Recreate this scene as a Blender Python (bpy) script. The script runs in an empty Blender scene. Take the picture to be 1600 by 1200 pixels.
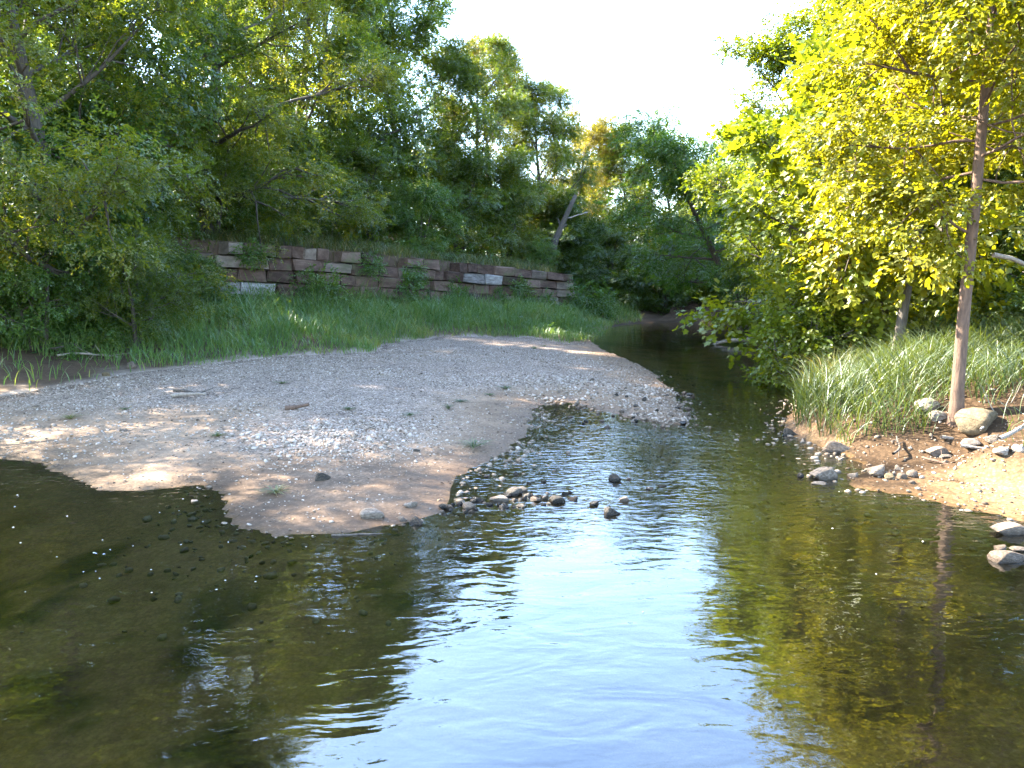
import bpy, bmesh, math, random
import numpy as np
from mathutils import Vector, Matrix

# ------------------------------------------------------------------ camera, sky, sun, exposure
scene = bpy.context.scene
COL = scene.collection
H_CAM = 2.5
PITCH = math.radians(7.7)
FPX = 1186.0                                  # focal length in pixels of a 1600 px wide picture
cam_d = bpy.data.cameras.new('camera')
cam_d.sensor_width = 36.0
cam_d.lens = 36.0 * FPX / 1600.0
cam_d.clip_start = 0.05
cam_d.clip_end = 2000.0
cam = bpy.data.objects.new('camera', cam_d)
COL.objects.link(cam)
cam.location = (0, 0, H_CAM)
cam.rotation_euler = (math.pi / 2 - PITCH, 0, 0)
scene.camera = cam

SUN_EL = math.radians(38.5)
SUN_AZ = math.radians(-66)                    # from +Y, clockwise positive
SUN = Vector((math.sin(SUN_AZ) * math.cos(SUN_EL), math.cos(SUN_AZ) * math.cos(SUN_EL), math.sin(SUN_EL)))
world = bpy.data.worlds.new('World')
scene.world = world
world.use_nodes = True
wn = world.node_tree
wn.nodes.clear()
sky = wn.nodes.new('ShaderNodeTexSky')
sky.sky_type = 'NISHITA'
sky.sun_disc = False
sky.sun_elevation = SUN_EL
sky.sun_rotation = SUN_AZ
sky.altitude = 200
sky.air_density = 1.0
sky.dust_density = 0.5
sky.ozone_density = 1.0
bg = wn.nodes.new('ShaderNodeBackground')
bg.inputs['Strength'].default_value = 0.15
wo = wn.nodes.new('ShaderNodeOutputWorld')
wn.links.new(sky.outputs[0], bg.inputs['Color'])
wn.links.new(bg.outputs[0], wo.inputs['Surface'])
sun_d = bpy.data.lights.new('sun', 'SUN')
sun_d.energy = 5.0
sun_d.angle = math.radians(0.53)
sun_d.color = (1.0, 0.90, 0.74)
sun_o = bpy.data.objects.new('sun', sun_d)
COL.objects.link(sun_o)
sun_o.location = (-30, 20, 30)
sun_o.rotation_euler = SUN.to_track_quat('Z', 'Y').to_euler()
vs = scene.view_settings
vs.view_transform = 'Standard'
vs.look = 'None'
vs.gamma = 1.0
vs.use_curve_mapping = False
vs.exposure = 3.75
cy = scene.cycles
cy.use_denoising = True
cy.use_adaptive_sampling = True
cy.adaptive_threshold = 0.02
cy.max_bounces = 4
cy.diffuse_bounces = 2
cy.glossy_bounces = 2
cy.transmission_bounces = 3
cy.transparent_max_bounces = 8
cy.caustics_reflective = False
cy.caustics_refractive = False
cy.sample_clamp_indirect = 6.0

# ------------------------------------------------------------------ helpers
RNG = np.random.default_rng(7)
CP, SP = math.cos(PITCH), math.sin(PITCH)


def P(px, py, z=0.0):
    """ground point (x, y) where the sight line of photo pixel (px, py) meets height z"""
    a, b = (px - 800) / FPX, -(py - 600) / FPX
    d = (a, CP + b * SP, -SP + b * CP)
    t = (z - H_CAM) / d[2]
    return (a * t, d[1] * t)


def X(px, Y):
    return (px - 800) / FPX * Y


def ZP(py, Y):
    """height that shows at photo row py at distance Y"""
    return H_CAM + Y * math.tan(math.atan((600 - py) / FPX) - PITCH)


def mesh_np(name, verts, faces, attrs=None, smooth=False):
    verts = np.ascontiguousarray(verts, dtype=np.float32)
    faces = np.ascontiguousarray(faces, dtype=np.int32)
    k = faces.shape[1]
    me = bpy.data.meshes.new(name)
    me.vertices.add(len(verts))
    me.vertices.foreach_set('co', verts.ravel())
    me.loops.add(faces.size)
    me.loops.foreach_set('vertex_index', faces.ravel())
    me.polygons.add(len(faces))
    me.polygons.foreach_set('loop_start', np.arange(0, faces.size, k, dtype=np.int32))
    if smooth:
        me.polygons.foreach_set('use_smooth', np.ones(len(faces), dtype=bool))
    for an, av in (attrs or {}).items():
        if av.ndim == 1:
            at = me.attributes.new(an, 'FLOAT', 'POINT')
            at.data.foreach_set('value', av.astype(np.float32))
        else:
            at = me.attributes.new(an, 'FLOAT_COLOR', 'POINT')
            at.data.foreach_set('color', av.astype(np.float32).ravel())
    me.update(calc_edges=True)
    return me


def link(name, me, mat=None, parent=None, loc=(0, 0, 0), rot=(0, 0, 0), scale=(1, 1, 1)):
    o = bpy.data.objects.new(name, me)
    COL.objects.link(o)
    o.location, o.rotation_euler, o.scale = loc, rot, scale
    if mat is not None and me is not None and not me.materials:
        me.materials.append(mat)
    if parent is not None:
        o.parent = parent
    return o


def tag(o, label=None, cat=None, group=None, kind=None):
    for k, v in (('label', label), ('category', cat), ('group', group), ('kind', kind)):
        if v:
            o[k] = v
    return o


def sstep(a, b, x):
    t = np.clip((x - a) / (b - a), 0, 1)
    return t * t * (3 - 2 * t)


_tab = np.random.default_rng(3).random((256, 256))


def vnoise(x, y):
    xi, yi = np.floor(x).astype(int), np.floor(y).astype(int)
    fx, fy = x - xi, y - yi
    fx, fy = fx * fx * (3 - 2 * fx), fy * fy * (3 - 2 * fy)
    g = lambda i, j: _tab[i % 256, j % 256]
    return (g(xi, yi) * (1 - fx) + g(xi + 1, yi) * fx) * (1 - fy) + (g(xi, yi + 1) * (1 - fx) + g(xi + 1, yi + 1) * fx) * fy


def fbm(x, y, n=4):
    s, a, t = 0, 1, 0
    for i in range(n):
        s = s + a * vnoise(x * 2 ** i + 17.3 * i, y * 2 ** i + 9.1 * i)
        t += a
        a *= 0.5
    return s / t - 0.5


def seg_dist(x, y, pts, closed=False):
    """distance to a polyline, and index + fraction of the closest place on it"""
    pts = np.array(pts, float)
    if closed:
        pts = np.vstack([pts, pts[:1]])
    best = np.full(x.shape, 1e9)
    where = np.zeros(x.shape)
    for i in range(len(pts) - 1):
        a, b = pts[i], pts[i + 1]
        ab = b - a
        t = np.clip(((x - a[0]) * ab[0] + (y - a[1]) * ab[1]) / (ab @ ab + 1e-9), 0, 1)
        d = np.hypot(x - a[0] - t * ab[0], y - a[1] - t * ab[1])
        m = d < best
        best = np.where(m, d, best)
        where = np.where(m, i + t, where)
    return best, where


def inside(x, y, pts):
    pts = np.array(pts, float)
    r = np.zeros(x.shape, bool)
    n = len(pts)
    for i in range(n):
        a, b = pts[i], pts[(i + 1) % n]
        c = (a[1] > y) != (b[1] > y)
        with np.errstate(divide='ignore', invalid='ignore'):
            xi = (b[0] - a[0]) * (y - a[1]) / (b[1] - a[1] + 1e-12) + a[0]
        r ^= c & (x < xi)
    return r


# ------------------------------------------------------------------ materials
def nodes_of(name):
    m = bpy.data.materials.new(name)
    m.use_nodes = True
    nt = m.node_tree
    nt.nodes.clear()
    out = nt.nodes.new('ShaderNodeOutputMaterial')
    return m, nt, out


def N(nt, t, **kw):
    n = nt.nodes.new('ShaderNode' + t)
    for k, v in kw.items():
        if k in n.inputs:
            n.inputs[k].default_value = v
        else:
            setattr(n, k, v)
    return n


def ramp(nt, src, stops):
    r = nt.nodes.new('ShaderNodeValToRGB')
    els = r.color_ramp.elements
    while len(els) < len(stops):
        els.new(0.5)
    for e, (p, c) in zip(els, stops):
        e.position = p
        e.color = (*c, 1) if len(c) == 3 else c
    nt.links.new(src, r.inputs[0])
    return r.outputs[0]


def mixc(nt, fac, a, b, mode='MIX'):
    m = nt.nodes.new('ShaderNodeMix')
    m.data_type = 'RGBA'
    m.blend_type = mode
    for s, v in ((m.inputs[0], fac), (m.inputs[6], a), (m.inputs[7], b)):
        if hasattr(v, 'links'):
            nt.links.new(v, s)
        elif isinstance(v, (int, float)):
            s.default_value = v
        else:
            s.default_value = (*v, 1)
    return m.outputs[2]


def math_n(nt, op, a, b=0.0, clamp=False):
    m = nt.nodes.new('ShaderNodeMath')
    m.operation = op
    m.use_clamp = clamp
    for s, v in ((m.inputs[0], a), (m.inputs[1], b)):
        if hasattr(v, 'links'):
            nt.links.new(v, s)
        else:
            s.default_value = v
    return m.outputs[0]


def leaf_mat(name, c_dark, c_mid, c_light, trans=0.45, gloss=0.25, tcol=None):
    """leaves: colour varies per leaf (attribute tint), per clump (noise) and per plant (object random)"""
    m, nt, out = nodes_of(name)
    at = N(nt, 'Attribute', attribute_name='tint')
    oi = N(nt, 'ObjectInfo')
    tc = N(nt, 'TexCoord')
    no = N(nt, 'TexNoise', Scale=0.9, Detail=2.0)
    nt.links.new(tc.outputs['Object'], no.inputs['Vector'])
    v = math_n(nt, 'MULTIPLY_ADD', at.outputs['Fac'], 0.55)
    nt.nodes[-1].inputs[2].default_value = 0.0
    v2 = math_n(nt, 'MULTIPLY', no.outputs[0], 0.55)
    v3 = math_n(nt, 'MULTIPLY', oi.outputs['Random'], 0.22)
    s = math_n(nt, 'ADD', math_n(nt, 'ADD', v, v2), math_n(nt, 'SUBTRACT', v3, 0.16))
    col = ramp(nt, s, [(0.1, c_dark), (0.5, c_mid), (0.92, c_light)])
    d = N(nt, 'BsdfDiffuse')
    nt.links.new(col, d.inputs[0])
    t = N(nt, 'BsdfTranslucent')
    tc2 = mixc(nt, 1.0, col, tcol or (1.6, 1.4, 0.42), 'MULTIPLY')
    nt.links.new(tc2, t.inputs[0])
    mx = N(nt, 'MixShader')
    mx.inputs[0].default_value = trans
    nt.links.new(d.outputs[0], mx.inputs[1])
    nt.links.new(t.outputs[0], mx.inputs[2])
    g = N(nt, 'BsdfGlossy')
    g.inputs['Roughness'].default_value = 0.5
    g.inputs['Color'].default_value = (0.8, 0.85, 0.9, 1)
    fr = N(nt, 'Fresnel', IOR=1.4)
    mg = N(nt, 'MixShader')
    nt.links.new(math_n(nt, 'MULTIPLY', fr.outputs[0], gloss * 0.22), mg.inputs[0])
    nt.links.new(mx.outputs[0], mg.inputs[1])
    nt.links.new(g.outputs[0], mg.inputs[2])
    nt.links.new(mg.outputs[0], out.inputs[0])
    return m


def bark_mat(name, a, b, scale=6.0):
    m, nt, out = nodes_of(name)
    tc = N(nt, 'TexCoord')
    mp = N(nt, 'Mapping')
    mp.inputs['Scale'].default_value = (scale, scale, scale * 0.22)
    nt.links.new(tc.outputs['Object'], mp.inputs[0])
    no = N(nt, 'TexNoise', Scale=3.0, Detail=5.0, Roughness=0.7)
    nt.links.new(mp.outputs[0], no.inputs['Vector'])
    col = ramp(nt, no.outputs[0], [(0.3, a), (0.68, b)])
    p = N(nt, 'BsdfPrincipled', Roughness=0.9)
    nt.links.new(col, p.inputs['Base Color'])
    bu = N(nt, 'Bump', Strength=0.8, Distance=0.02)
    nt.links.new(no.outputs[0], bu.inputs['Height'])
    nt.links.new(bu.outputs[0], p.inputs['Normal'])
    nt.links.new(p.outputs[0], out.inputs[0])
    return m


def rock_mat(name, a, b, c, scale=4.0, rough=0.85, moss=0.0, wet=False):
    m, nt, out = nodes_of(name)
    tc = N(nt, 'TexCoord')
    oi = N(nt, 'ObjectInfo')
    ad = N(nt, 'VectorMath', operation='ADD')
    nt.links.new(tc.outputs['Object'], ad.inputs[0])
    cv = N(nt, 'CombineXYZ')
    for i in range(3):
        nt.links.new(math_n(nt, 'MULTIPLY', oi.outputs['Random'], 31.0 + 7 * i), cv.inputs[i])
    nt.links.new(cv.outputs[0], ad.inputs[1])
    no = N(nt, 'TexNoise', Scale=scale, Detail=6.0, Roughness=0.65)
    nt.links.new(ad.outputs[0], no.inputs['Vector'])
    n2 = N(nt, 'TexNoise', Scale=scale * 5, Detail=4.0, Roughness=0.6)
    nt.links.new(ad.outputs[0], n2.inputs['Vector'])
    s = math_n(nt, 'ADD', no.outputs[0], math_n(nt, 'MULTIPLY', math_n(nt, 'SUBTRACT', oi.outputs['Random'], 0.5), 0.35))
    col = ramp(nt, s, [(0.28, a), (0.5, b), (0.74, c)])
    col = mixc(nt, 0.35, col, ramp(nt, n2.outputs[0], [(0.3, (0.5, 0.5, 0.5)), (0.7, (1.3, 1.3, 1.3))]), 'MULTIPLY')
    if moss:
        n3 = N(nt, 'TexNoise', Scale=1.1, Detail=5.0, Roughness=0.7)
        ge = N(nt, 'NewGeometry')
        nt.links.new(ge.outputs['Position'], n3.inputs['Vector'])
        f = ramp(nt, n3.outputs[0], [(0.52, (0, 0, 0)), (0.66, (moss, moss, moss))])
        col = mixc(nt, f, col, (0.075, 0.085, 0.035))
    p = N(nt, 'BsdfPrincipled', Roughness=rough)
    p.inputs['Specular IOR Level'].default_value = 0.2
    if wet:
        ge = N(nt, 'NewGeometry')
        sx = N(nt, 'SeparateXYZ')
        nt.links.new(ge.outputs['Position'], sx.inputs[0])
        hgt = math_n(nt, 'ADD', sx.outputs[2], math_n(nt, 'MULTIPLY', math_n(nt, 'SUBTRACT', no.outputs[0], 0.5), 0.06))
        w = ramp(nt, hgt, [(0.02, (1, 1, 1)), (0.055, (0, 0, 0))])
        col = mixc(nt, math_n(nt, 'MULTIPLY', w, 0.7), col, mixc(nt, 1.0, col, (0.25, 0.22, 0.18), 'MULTIPLY'))
        nt.links.new(math_n(nt, 'MULTIPLY_ADD', w, -0.55), p.inputs['Roughness'])
        nt.nodes[-1].inputs[2].default_value = rough
    nt.links.new(col, p.inputs['Base Color'])
    bu = N(nt, 'Bump', Strength=0.7, Distance=0.03)
    nt.links.new(math_n(nt, 'ADD', no.outputs[0], math_n(nt, 'MULTIPLY', n2.outputs[0], 0.4)), bu.inputs['Height'])
    nt.links.new(bu.outputs[0], p.inputs['Normal'])
    nt.links.new(p.outputs[0], out.inputs[0])
    return m


M_TREE = leaf_mat('leaf_deep_green', (0.030, 0.066, 0.020), (0.074, 0.122, 0.028), (0.165, 0.182, 0.032), 0.62, 0.35)
M_FEATHER = leaf_mat('leaf_mid_green', (0.046, 0.080, 0.018), (0.096, 0.138, 0.024), (0.195, 0.190, 0.030), 0.62, 0.3)
M_BUSH = leaf_mat('leaf_bush_green', (0.030, 0.080, 0.020), (0.068, 0.132, 0.030), (0.145, 0.185, 0.034), 0.5, 0.3)
M_YELLOW = leaf_mat('leaf_yellow_green', (0.085, 0.110, 0.012), (0.180, 0.188, 0.015), (0.270, 0.230, 0.020), 0.6, 0.25, (1.35, 1.2, 0.30))
M_BRIGHT = leaf_mat('leaf_bright_green', (0.045, 0.090, 0.012), (0.115, 0.155, 0.016), (0.205, 0.210, 0.020), 0.55, 0.25, (1.35, 1.25, 0.30))
M_FAR = leaf_mat('leaf_far_olive', (0.065, 0.080, 0.024), (0.125, 0.125, 0.032), (0.21, 0.175, 0.040), 0.62, 0.2)
M_GRASS = leaf_mat('grass_green', (0.050, 0.110, 0.032), (0.098, 0.175, 0.052), (0.225, 0.225, 0.075), 0.4, 0.35)
M_GRASS_DRY = leaf_mat('grass_dry_green', (0.032, 0.056, 0.018), (0.070, 0.095, 0.030), (0.30, 0.235, 0.11), 0.4, 0.3)
M_BARK = bark_mat('bark_dark', (0.025, 0.020, 0.016), (0.085, 0.068, 0.052))
M_BARK_RED = bark_mat('bark_reddish', (0.045, 0.026, 0.017), (0.125, 0.074, 0.046), 9.0)
M_DEAD = bark_mat('dead_wood', (0.10, 0.080, 0.062), (0.27, 0.225, 0.18), 8.0)
M_BLOCK = rock_mat('red_sandstone', (0.042, 0.025, 0.018), (0.090, 0.055, 0.040), (0.150, 0.100, 0.074), 2.2, 0.9, 0.75)
M_BLOCK_PALE = rock_mat('pale_limestone', (0.09, 0.075, 0.065), (0.20, 0.18, 0.165), (0.33, 0.31, 0.29), 3.6, 0.9, 0.3)
M_BLOCK_GREY = rock_mat('buff_sandstone', (0.08, 0.058, 0.045), (0.16, 0.12, 0.092), (0.24, 0.19, 0.15), 2.2, 0.9, 0.5)
M_ROCK = rock_mat('limestone_cobble', (0.065, 0.048, 0.035), (0.13, 0.10, 0.075), (0.23, 0.19, 0.15), 5.0, 0.85, 0.0, True)
M_ROCK_DARK = rock_mat('dark_wet_cobble', (0.010, 0.009, 0.007), (0.026, 0.022, 0.017), (0.075, 0.060, 0.046), 5.0, 0.55, 0.0, True)
M_ROCK_WHITE = rock_mat('white_limestone', (0.085, 0.066, 0.049), (0.17, 0.14, 0.112), (0.29, 0.25, 0.21), 4.0, 0.9, 0.0, True)
M_ROCK_TAN = rock_mat('tan_boulder', (0.05, 0.038, 0.022), (0.095, 0.072, 0.042), (0.15, 0.115, 0.07), 4.0, 0.9, 0.0)

# ------------------------------------------------------------------ the lie of the land
WATER = [(-24, -22), (-23, 0), (-20, 7), (-14, 10.4)] + [P(*q) for q in (
    (-120, 714), (0, 716), (60, 722), (110, 748), (150, 764), (215, 768), (300, 758), (333, 762), (346, 790), (372, 824), (430, 842),
    (500, 838), (560, 832), (640, 820), (690, 796), (708, 770), (728, 742), (752, 724), (790, 708), (812, 690), (832, 668),
    (826, 648), (846, 632), (885, 628), (930, 640), (985, 652), (1040, 664), (1072, 664), (1066, 640), (1052, 612), (1020, 580), (985, 564),
    (940, 545), (918, 531), (944, 514), (985, 506), (1060, 503), (1110, 506))] + [(18, 50), (30, 54), (34, 47), (22, 44)] + [P(*q) for q in (
    (1188, 522), (1180, 535), (1205, 560), (1212, 588), (1248, 606), (1250, 628), (1228, 655), (1236, 678), (1285, 696), (1330, 716),
    (1352, 734), (1318, 748), (1340, 764), (1440, 776), (1530, 800), (1600, 818))] + [(8, 6.6), (13, 4), (17, -2), (20, -22)]
GRASS_EDGE = [(-80, -8), (-34, 2), (-20, 12.0)] + [P(px, py, 0.42) for px, py in (
    (-120, 622), (0, 606), (110, 592), (200, 578), (330, 566), (470, 552), (585, 548), (600, 536), (690, 521), (830, 518), (880, 525),
    (930, 517), (962, 497))] + [(10, 49), (13, 56), (15, 85)]
GRASS_POLY = GRASS_EDGE + [(-80, 85)]
WALL_LINE = [(-80, 4), (-32, 13), (-18, 22), (-12.5, 27), (-10.9, 28.8), (-8.8, 31.5), (-5.6, 35.4), (-1.4, 40.2), (3.4, 45), (7, 50), (11, 60), (12, 85)]
WALL_BASE = [1.8, 1.8, 1.7, 1.72, 1.70, 1.62, 1.38, 1.00, 0.80, 1.0, 1.0, 1.0]
WALL_TOP = [2.6, 2.6, 3.0, 4.08, 4.00, 3.90, 3.70, 3.36, 2.92, 1.8, 1.6, 1.6]
WALL_POLY = WALL_LINE + [(-80, 85)]
CENTRE = [(0, -22), (0.5, 7), (2.6, 10), (4.2, 14), (5.4, 20), (5.0, 28), (6.5, 38), (12, 47), (30, 50), (60, 52)]


def height(x, y):
    x, y = np.asarray(x, float), np.asarray(y, float)
    xw = x + 0.30 * fbm(x * 1.3 + 31, y * 1.3, 4)
    yw = y + 0.30 * fbm(x * 1.3, y * 1.3 + 77, 4)
    dw, _ = seg_dist(xw, yw, WATER, True)
    wet = inside(xw, yw, WATER)
    # under water
    deep = 0.5 + 0.25 * fbm(x * 0.3 + 5, y * 0.3) * 2
    riffle = sstep(8.0, 10.0, y) * (1 - sstep(15.5, 18.0, y)) * sstep(-2.2, -0.5, x)
    deep = deep * (1 - 0.8 * riffle)
    bed = -deep * (1 - np.exp(-dw * 0.32)) - 0.012
    bed = bed + 0.06 * fbm(x * 1.6, y * 1.6) * np.clip(dw * 2, 0, 1)
    # gravel bar
    bar = 0.46 * (1 - np.exp(-dw * 0.16)) + (0.07 * fbm(x * 0.7, y * 0.7, 4) + 0.045 * fbm(x * 2.6, y * 2.6, 3)) * np.clip(dw, 0, 1) + 0.008
    # left bank: from the edge of the grass up to the foot of the wall, step, slope behind
    dg, _ = seg_dist(x, y, GRASS_EDGE)
    ing = inside(x, y, GRASS_POLY)
    dwl, s = seg_dist(x, y, WALL_LINE)
    zb = np.interp(s, np.arange(len(WALL_BASE)), WALL_BASE)
    zt = np.interp(s, np.arange(len(WALL_TOP)), WALL_TOP)
    t = dg / (dg + dwl + 1e-6)
    bank = bar + (zb - bar) * (0.65 * t + 0.35 * sstep(0, 1, t)) + 0.16 * fbm(x * 0.5, y * 0.5) * np.clip(dg, 0, 1) * np.clip(dwl, 0, 1)
    behind = inside(x, y, WALL_POLY)
    soft = np.where((s > 2.9) & (s < 8.0), 0.0, 1.0)
    step = sstep(0.22, 0.75 + 3.0 * soft, dwl)
    back = zb + (zt - zb) * step + np.minimum(0.2 * np.maximum(dwl - 0.6, 0), 7) + 0.3 * fbm(x * 0.3, y * 0.3) * np.clip(dwl - 1, 0, 1)
    left = np.where(ing, np.where(behind, back, bank), bar)
    # right bank
    bch = 1 - sstep(10.2, 11.6, y + 0.25 * (x - 5))
    beach = 0.085 * np.minimum(dw, 2.2) + 0.28 * sstep(1.1, 1.7, dw + 0.9 * fbm(x * 1.5, y * 1.5)) + 0.07 * np.maximum(dw - 2.2, 0) + 0.05 * fbm(x * 4, y * 4, 3) * np.clip(dw, 0, 1)
    cut = 0.42 * sstep(0.0, 0.45, dw) + 0.50 * sstep(0.3, 2.6, dw) + 0.10 * np.maximum(dw - 1.5, 0)
    right = beach * bch + cut * (1 - bch) + 0.10 * fbm(x * 0.8, y * 0.8) * np.clip(dw * 0.6, 0, 1) + 0.008
    right = np.minimum(right, 3.5 + 0.02 * dw)
    cx = np.interp(y, [c[1] for c in CENTRE[:8]], [c[0] for c in CENTRE[:8]])
    isr = (x > cx) & (y < 49 + 0.02 * x)
    # far bank closing the view
    far = 0.9 * sstep(0.2, 3.5, dw) + 0.10 * np.maximum(dw - 1, 0) + 0.1 * fbm(x, y)
    isfar = (~isr) & (x > 4) & (y > 45) & (~ing)
    land = np.where(isr, right, np.where(isfar, np.minimum(far, 6) + 0.008, left))
    return np.where(wet, bed, land), dict(dw=dw, wet=wet, dg=dg, ing=ing, behind=behind, isr=isr, dwl=dwl, s=s, riffle=riffle, bch=bch, isfar=isfar)


def hz(x, y):
    return float(height(np.array([x]), np.array([y]))[0][0])


def hit(px, py):
    """first place where the sight line of photo pixel (px, py) meets the ground or the water"""
    a, b = (px - 800) / FPX, -(py - 600) / FPX
    t = np.concatenate([np.arange(2.5, 30, 0.02), np.arange(30, 90, 0.1)])
    x, y, z = a * t, (CP + b * SP) * t, H_CAM + (-SP + b * CP) * t
    g = np.maximum(height(x, y)[0], 0.0)
    i = int(np.argmax(z <= g)) if (z <= g).any() else len(t) - 1
    return float(x[i]), float(y[i]), float(g[i])


def axis(a, b, fine, lo, hi, grow):
    v = list(np.arange(a, b, fine))
    step = fine
    while v[-1] < hi:
        step *= grow
        v.append(v[-1] + step)
    step = fine
    while v[0] > lo:
        step *= grow
        v.insert(0, v[0] - step)
    return np.array(v)


xs = axis(-12, 9, 0.14, -420, 420, 1.06)
ys = np.concatenate([axis(4, 20, 0.13, -300, 20, 1.08), axis(20.2, 50, 0.26, 20.2, 800, 1.06)])
ys = np.unique(ys)
gx, gy = np.meshgrid(xs, ys)
gz, ZI = height(gx.ravel(), gy.ravel())
fx, fy = gx.ravel(), gy.ravel()
nx, ny = len(xs), len(ys)
ii = np.arange(nx * ny).reshape(ny, nx)
quads = np.stack([ii[:-1, :-1], ii[:-1, 1:], ii[1:, 1:], ii[1:, :-1]], -1).reshape(-1, 4)
# what the ground is made of
n1 = fbm(fx * 0.45, fy * 0.45) * 2
n2 = fbm(fx * 1.7 + 40, fy * 1.7) * 2
C_GRAVEL, C_SAND, C_SOIL, C_SILT, C_ALGAE, C_PALE = (np.array(c) for c in (
    (0.290, 0.236, 0.192), (0.240, 0.168, 0.108), (0.080, 0.055, 0.036), (0.205, 0.135, 0.058), (0.022, 0.019, 0.008), (0.195, 0.125, 0.068)))
dw, ing, wet, isr, dg = ZI['dw'], ZI['ing'], ZI['wet'], ZI['isr'], ZI['dg']
sandy = np.clip(sstep(2.6, 0.6, dw + 0.9 * n1) + sstep(-3.2, -5.5, fx + 0.5 * n1) * sstep(15.0, 12.5, fy + n1), 0, 1)[:, None]
col = C_GRAVEL * (1 - sandy * 0.85) + C_SAND * sandy * 0.85
mud = (sstep(11.5, 9.0, fy + 1.2 * n1) * sstep(-5.0, -3.5, fx + 0.6 * n1) * 0.9)[:, None]
col = col * (1 - mud) + np.array((0.165, 0.118, 0.082)) * mud
g_in = np.where(ing, sstep(-0.1, 0.9, dg + 0.8 * n2), sstep(0.5, 0.0, dg + 0.5 * n2) * 0.55)[:, None]
col = col * (1 - g_in) + C_SOIL * g_in
r_soil = np.where(ZI['bch'] > 0.5, np.maximum(sstep(0.7, 1.4, dw + 0.7 * n2), sstep(8.9, 9.6, fy + 0.5 * n2)), sstep(0.1, 0.3, dw))[:, None]
rcol = C_PALE * (1 - r_soil) + np.array((0.050, 0.032, 0.018)) * r_soil
col = np.where(isr[:, None], rcol, col)
fs = sstep(40.5, 43.0, fy + 0.8 * n1)[:, None]
col = col * (1 - fs) + C_SOIL * fs
alg = np.clip(sstep(0.3, 1.6, dw + 1.3 * n1) * (0.12 + 1.2 * sstep(-0.12, 0.22, n2 + 0.6 * n1)), 0, 1)[:, None] * np.where(fx < 0.5, 1.0, 0.55)[:, None]
bcol = C_SILT * (1 - alg) + C_ALGAE * alg
col = np.where(wet[:, None], bcol, col)
col = np.concatenate([col, np.ones((len(col), 1))], 1)
gravelly = np.where(wet, 0.35, np.where(isr, 0.6, np.where(ing, 0.1, 1 - 0.65 * sandy[:, 0])))


def ground_mat():
    m, nt, out = nodes_of('creek_ground')
    ca = N(nt, 'Attribute', attribute_name='ground_tone')
    ga = N(nt, 'Attribute', attribute_name='gravelly')
    ge = N(nt, 'NewGeometry')
    v1 = N(nt, 'TexVoronoi', Scale=26.0, Randomness=1.0)
    v2 = N(nt, 'TexVoronoi', Scale=55.0, Randomness=1.0)
    n1 = N(nt, 'TexNoise', Scale=7.0, Detail=6.0, Roughness=0.7)
    n2 = N(nt, 'TexNoise', Scale=1.2, Detail=6.0, Roughness=0.65)
    n3 = N(nt, 'TexNoise', Scale=60.0, Detail=3.0, Roughness=0.6)
    for n in (v1, v2, n1, n2, n3):
        nt.links.new(ge.outputs['Position'], n.inputs['Vector'])
    bw = N(nt, 'RGBToBW')
    nt.links.new(v1.outputs['Color'], bw.inputs[0])
    peb = ramp(nt, bw.outputs[0], [(0.15, (0.50, 0.48, 0.47)), (0.5, (0.95, 0.93, 0.92)), (0.85, (1.4, 1.4, 1.4))])
    gap = ramp(nt, v1.outputs['Distance'], [(0.35, (1, 1, 1)), (0.75, (0.45, 0.42, 0.38))])
    peb = mixc(nt, 1.0, peb, gap, 'MULTIPLY')
    col = mixc(nt, ga.outputs['Fac'], ca.outputs['Color'], mixc(nt, 1.0, ca.outputs['Color'], peb, 'MULTIPLY'))
    col = mixc(nt, 0.8, col, ramp(nt, n1.outputs[0], [(0.3, (0.72, 0.70, 0.68)), (0.7, (1.22, 1.2, 1.18))]), 'MULTIPLY')
    col = mixc(nt, 0.8, col, ramp(nt, n2.outputs[0], [(0.32, (0.72, 0.70, 0.69)), (0.68, (1.2, 1.19, 1.18))]), 'MULTIPLY')
    col = mixc(nt, 0.5, col, ramp(nt, n3.outputs[0], [(0.3, (0.6, 0.6, 0.6)), (0.7, (1.35, 1.35, 1.35))]), 'MULTIPLY')
    sx = N(nt, 'SeparateXYZ')
    nt.links.new(ge.outputs['Position'], sx.inputs[0])
    hh = math_n(nt, 'ADD', sx.outputs[2], math_n(nt, 'MULTIPLY', math_n(nt, 'SUBTRACT', n2.outputs[0], 0.5), 0.05))
    w = ramp(nt, hh, [(0.006, (1, 1, 1)), (0.10, (0, 0, 0))])
    dry_ = ramp(nt, math_n(nt, 'ADD', sx.outputs[2], 0.5), [(0.44, (0, 0, 0)), (0.49, (1, 1, 1))])
    w = math_n(nt, 'MULTIPLY', w, dry_)
    col = mixc(nt, math_n(nt, 'MULTIPLY', w, 0.85), col, mixc(nt, 1.0, col, (0.40, 0.36, 0.31), 'MULTIPLY'))
    p = N(nt, 'BsdfPrincipled')
    p.inputs['Specular IOR Level'].default_value = 0.12
    nt.links.new(col, p.inputs['Base Color'])
    nt.links.new(math_n(nt, 'MULTIPLY_ADD', w, -0.35), p.inputs['Roughness'])
    nt.nodes[-1].inputs[2].default_value = 0.92
    hb = math_n(nt, 'ADD', math_n(nt, 'MULTIPLY', v1.outputs['Distance'], math_n(nt, 'MULTIPLY', ga.outputs['Fac'], -1.0)), math_n(nt, 'MULTIPLY', n1.outputs[0], 1.2))
    hb = math_n(nt, 'ADD', hb, math_n(nt, 'MULTIPLY', n3.outputs[0], 0.3))
    bu = N(nt, 'Bump', Strength=0.6, Distance=0.010)
    nt.links.new(hb, bu.inputs['Height'])
    nt.links.new(bu.outputs[0], p.inputs['Normal'])
    nt.links.new(p.outputs[0], out.inputs[0])
    return m


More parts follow.
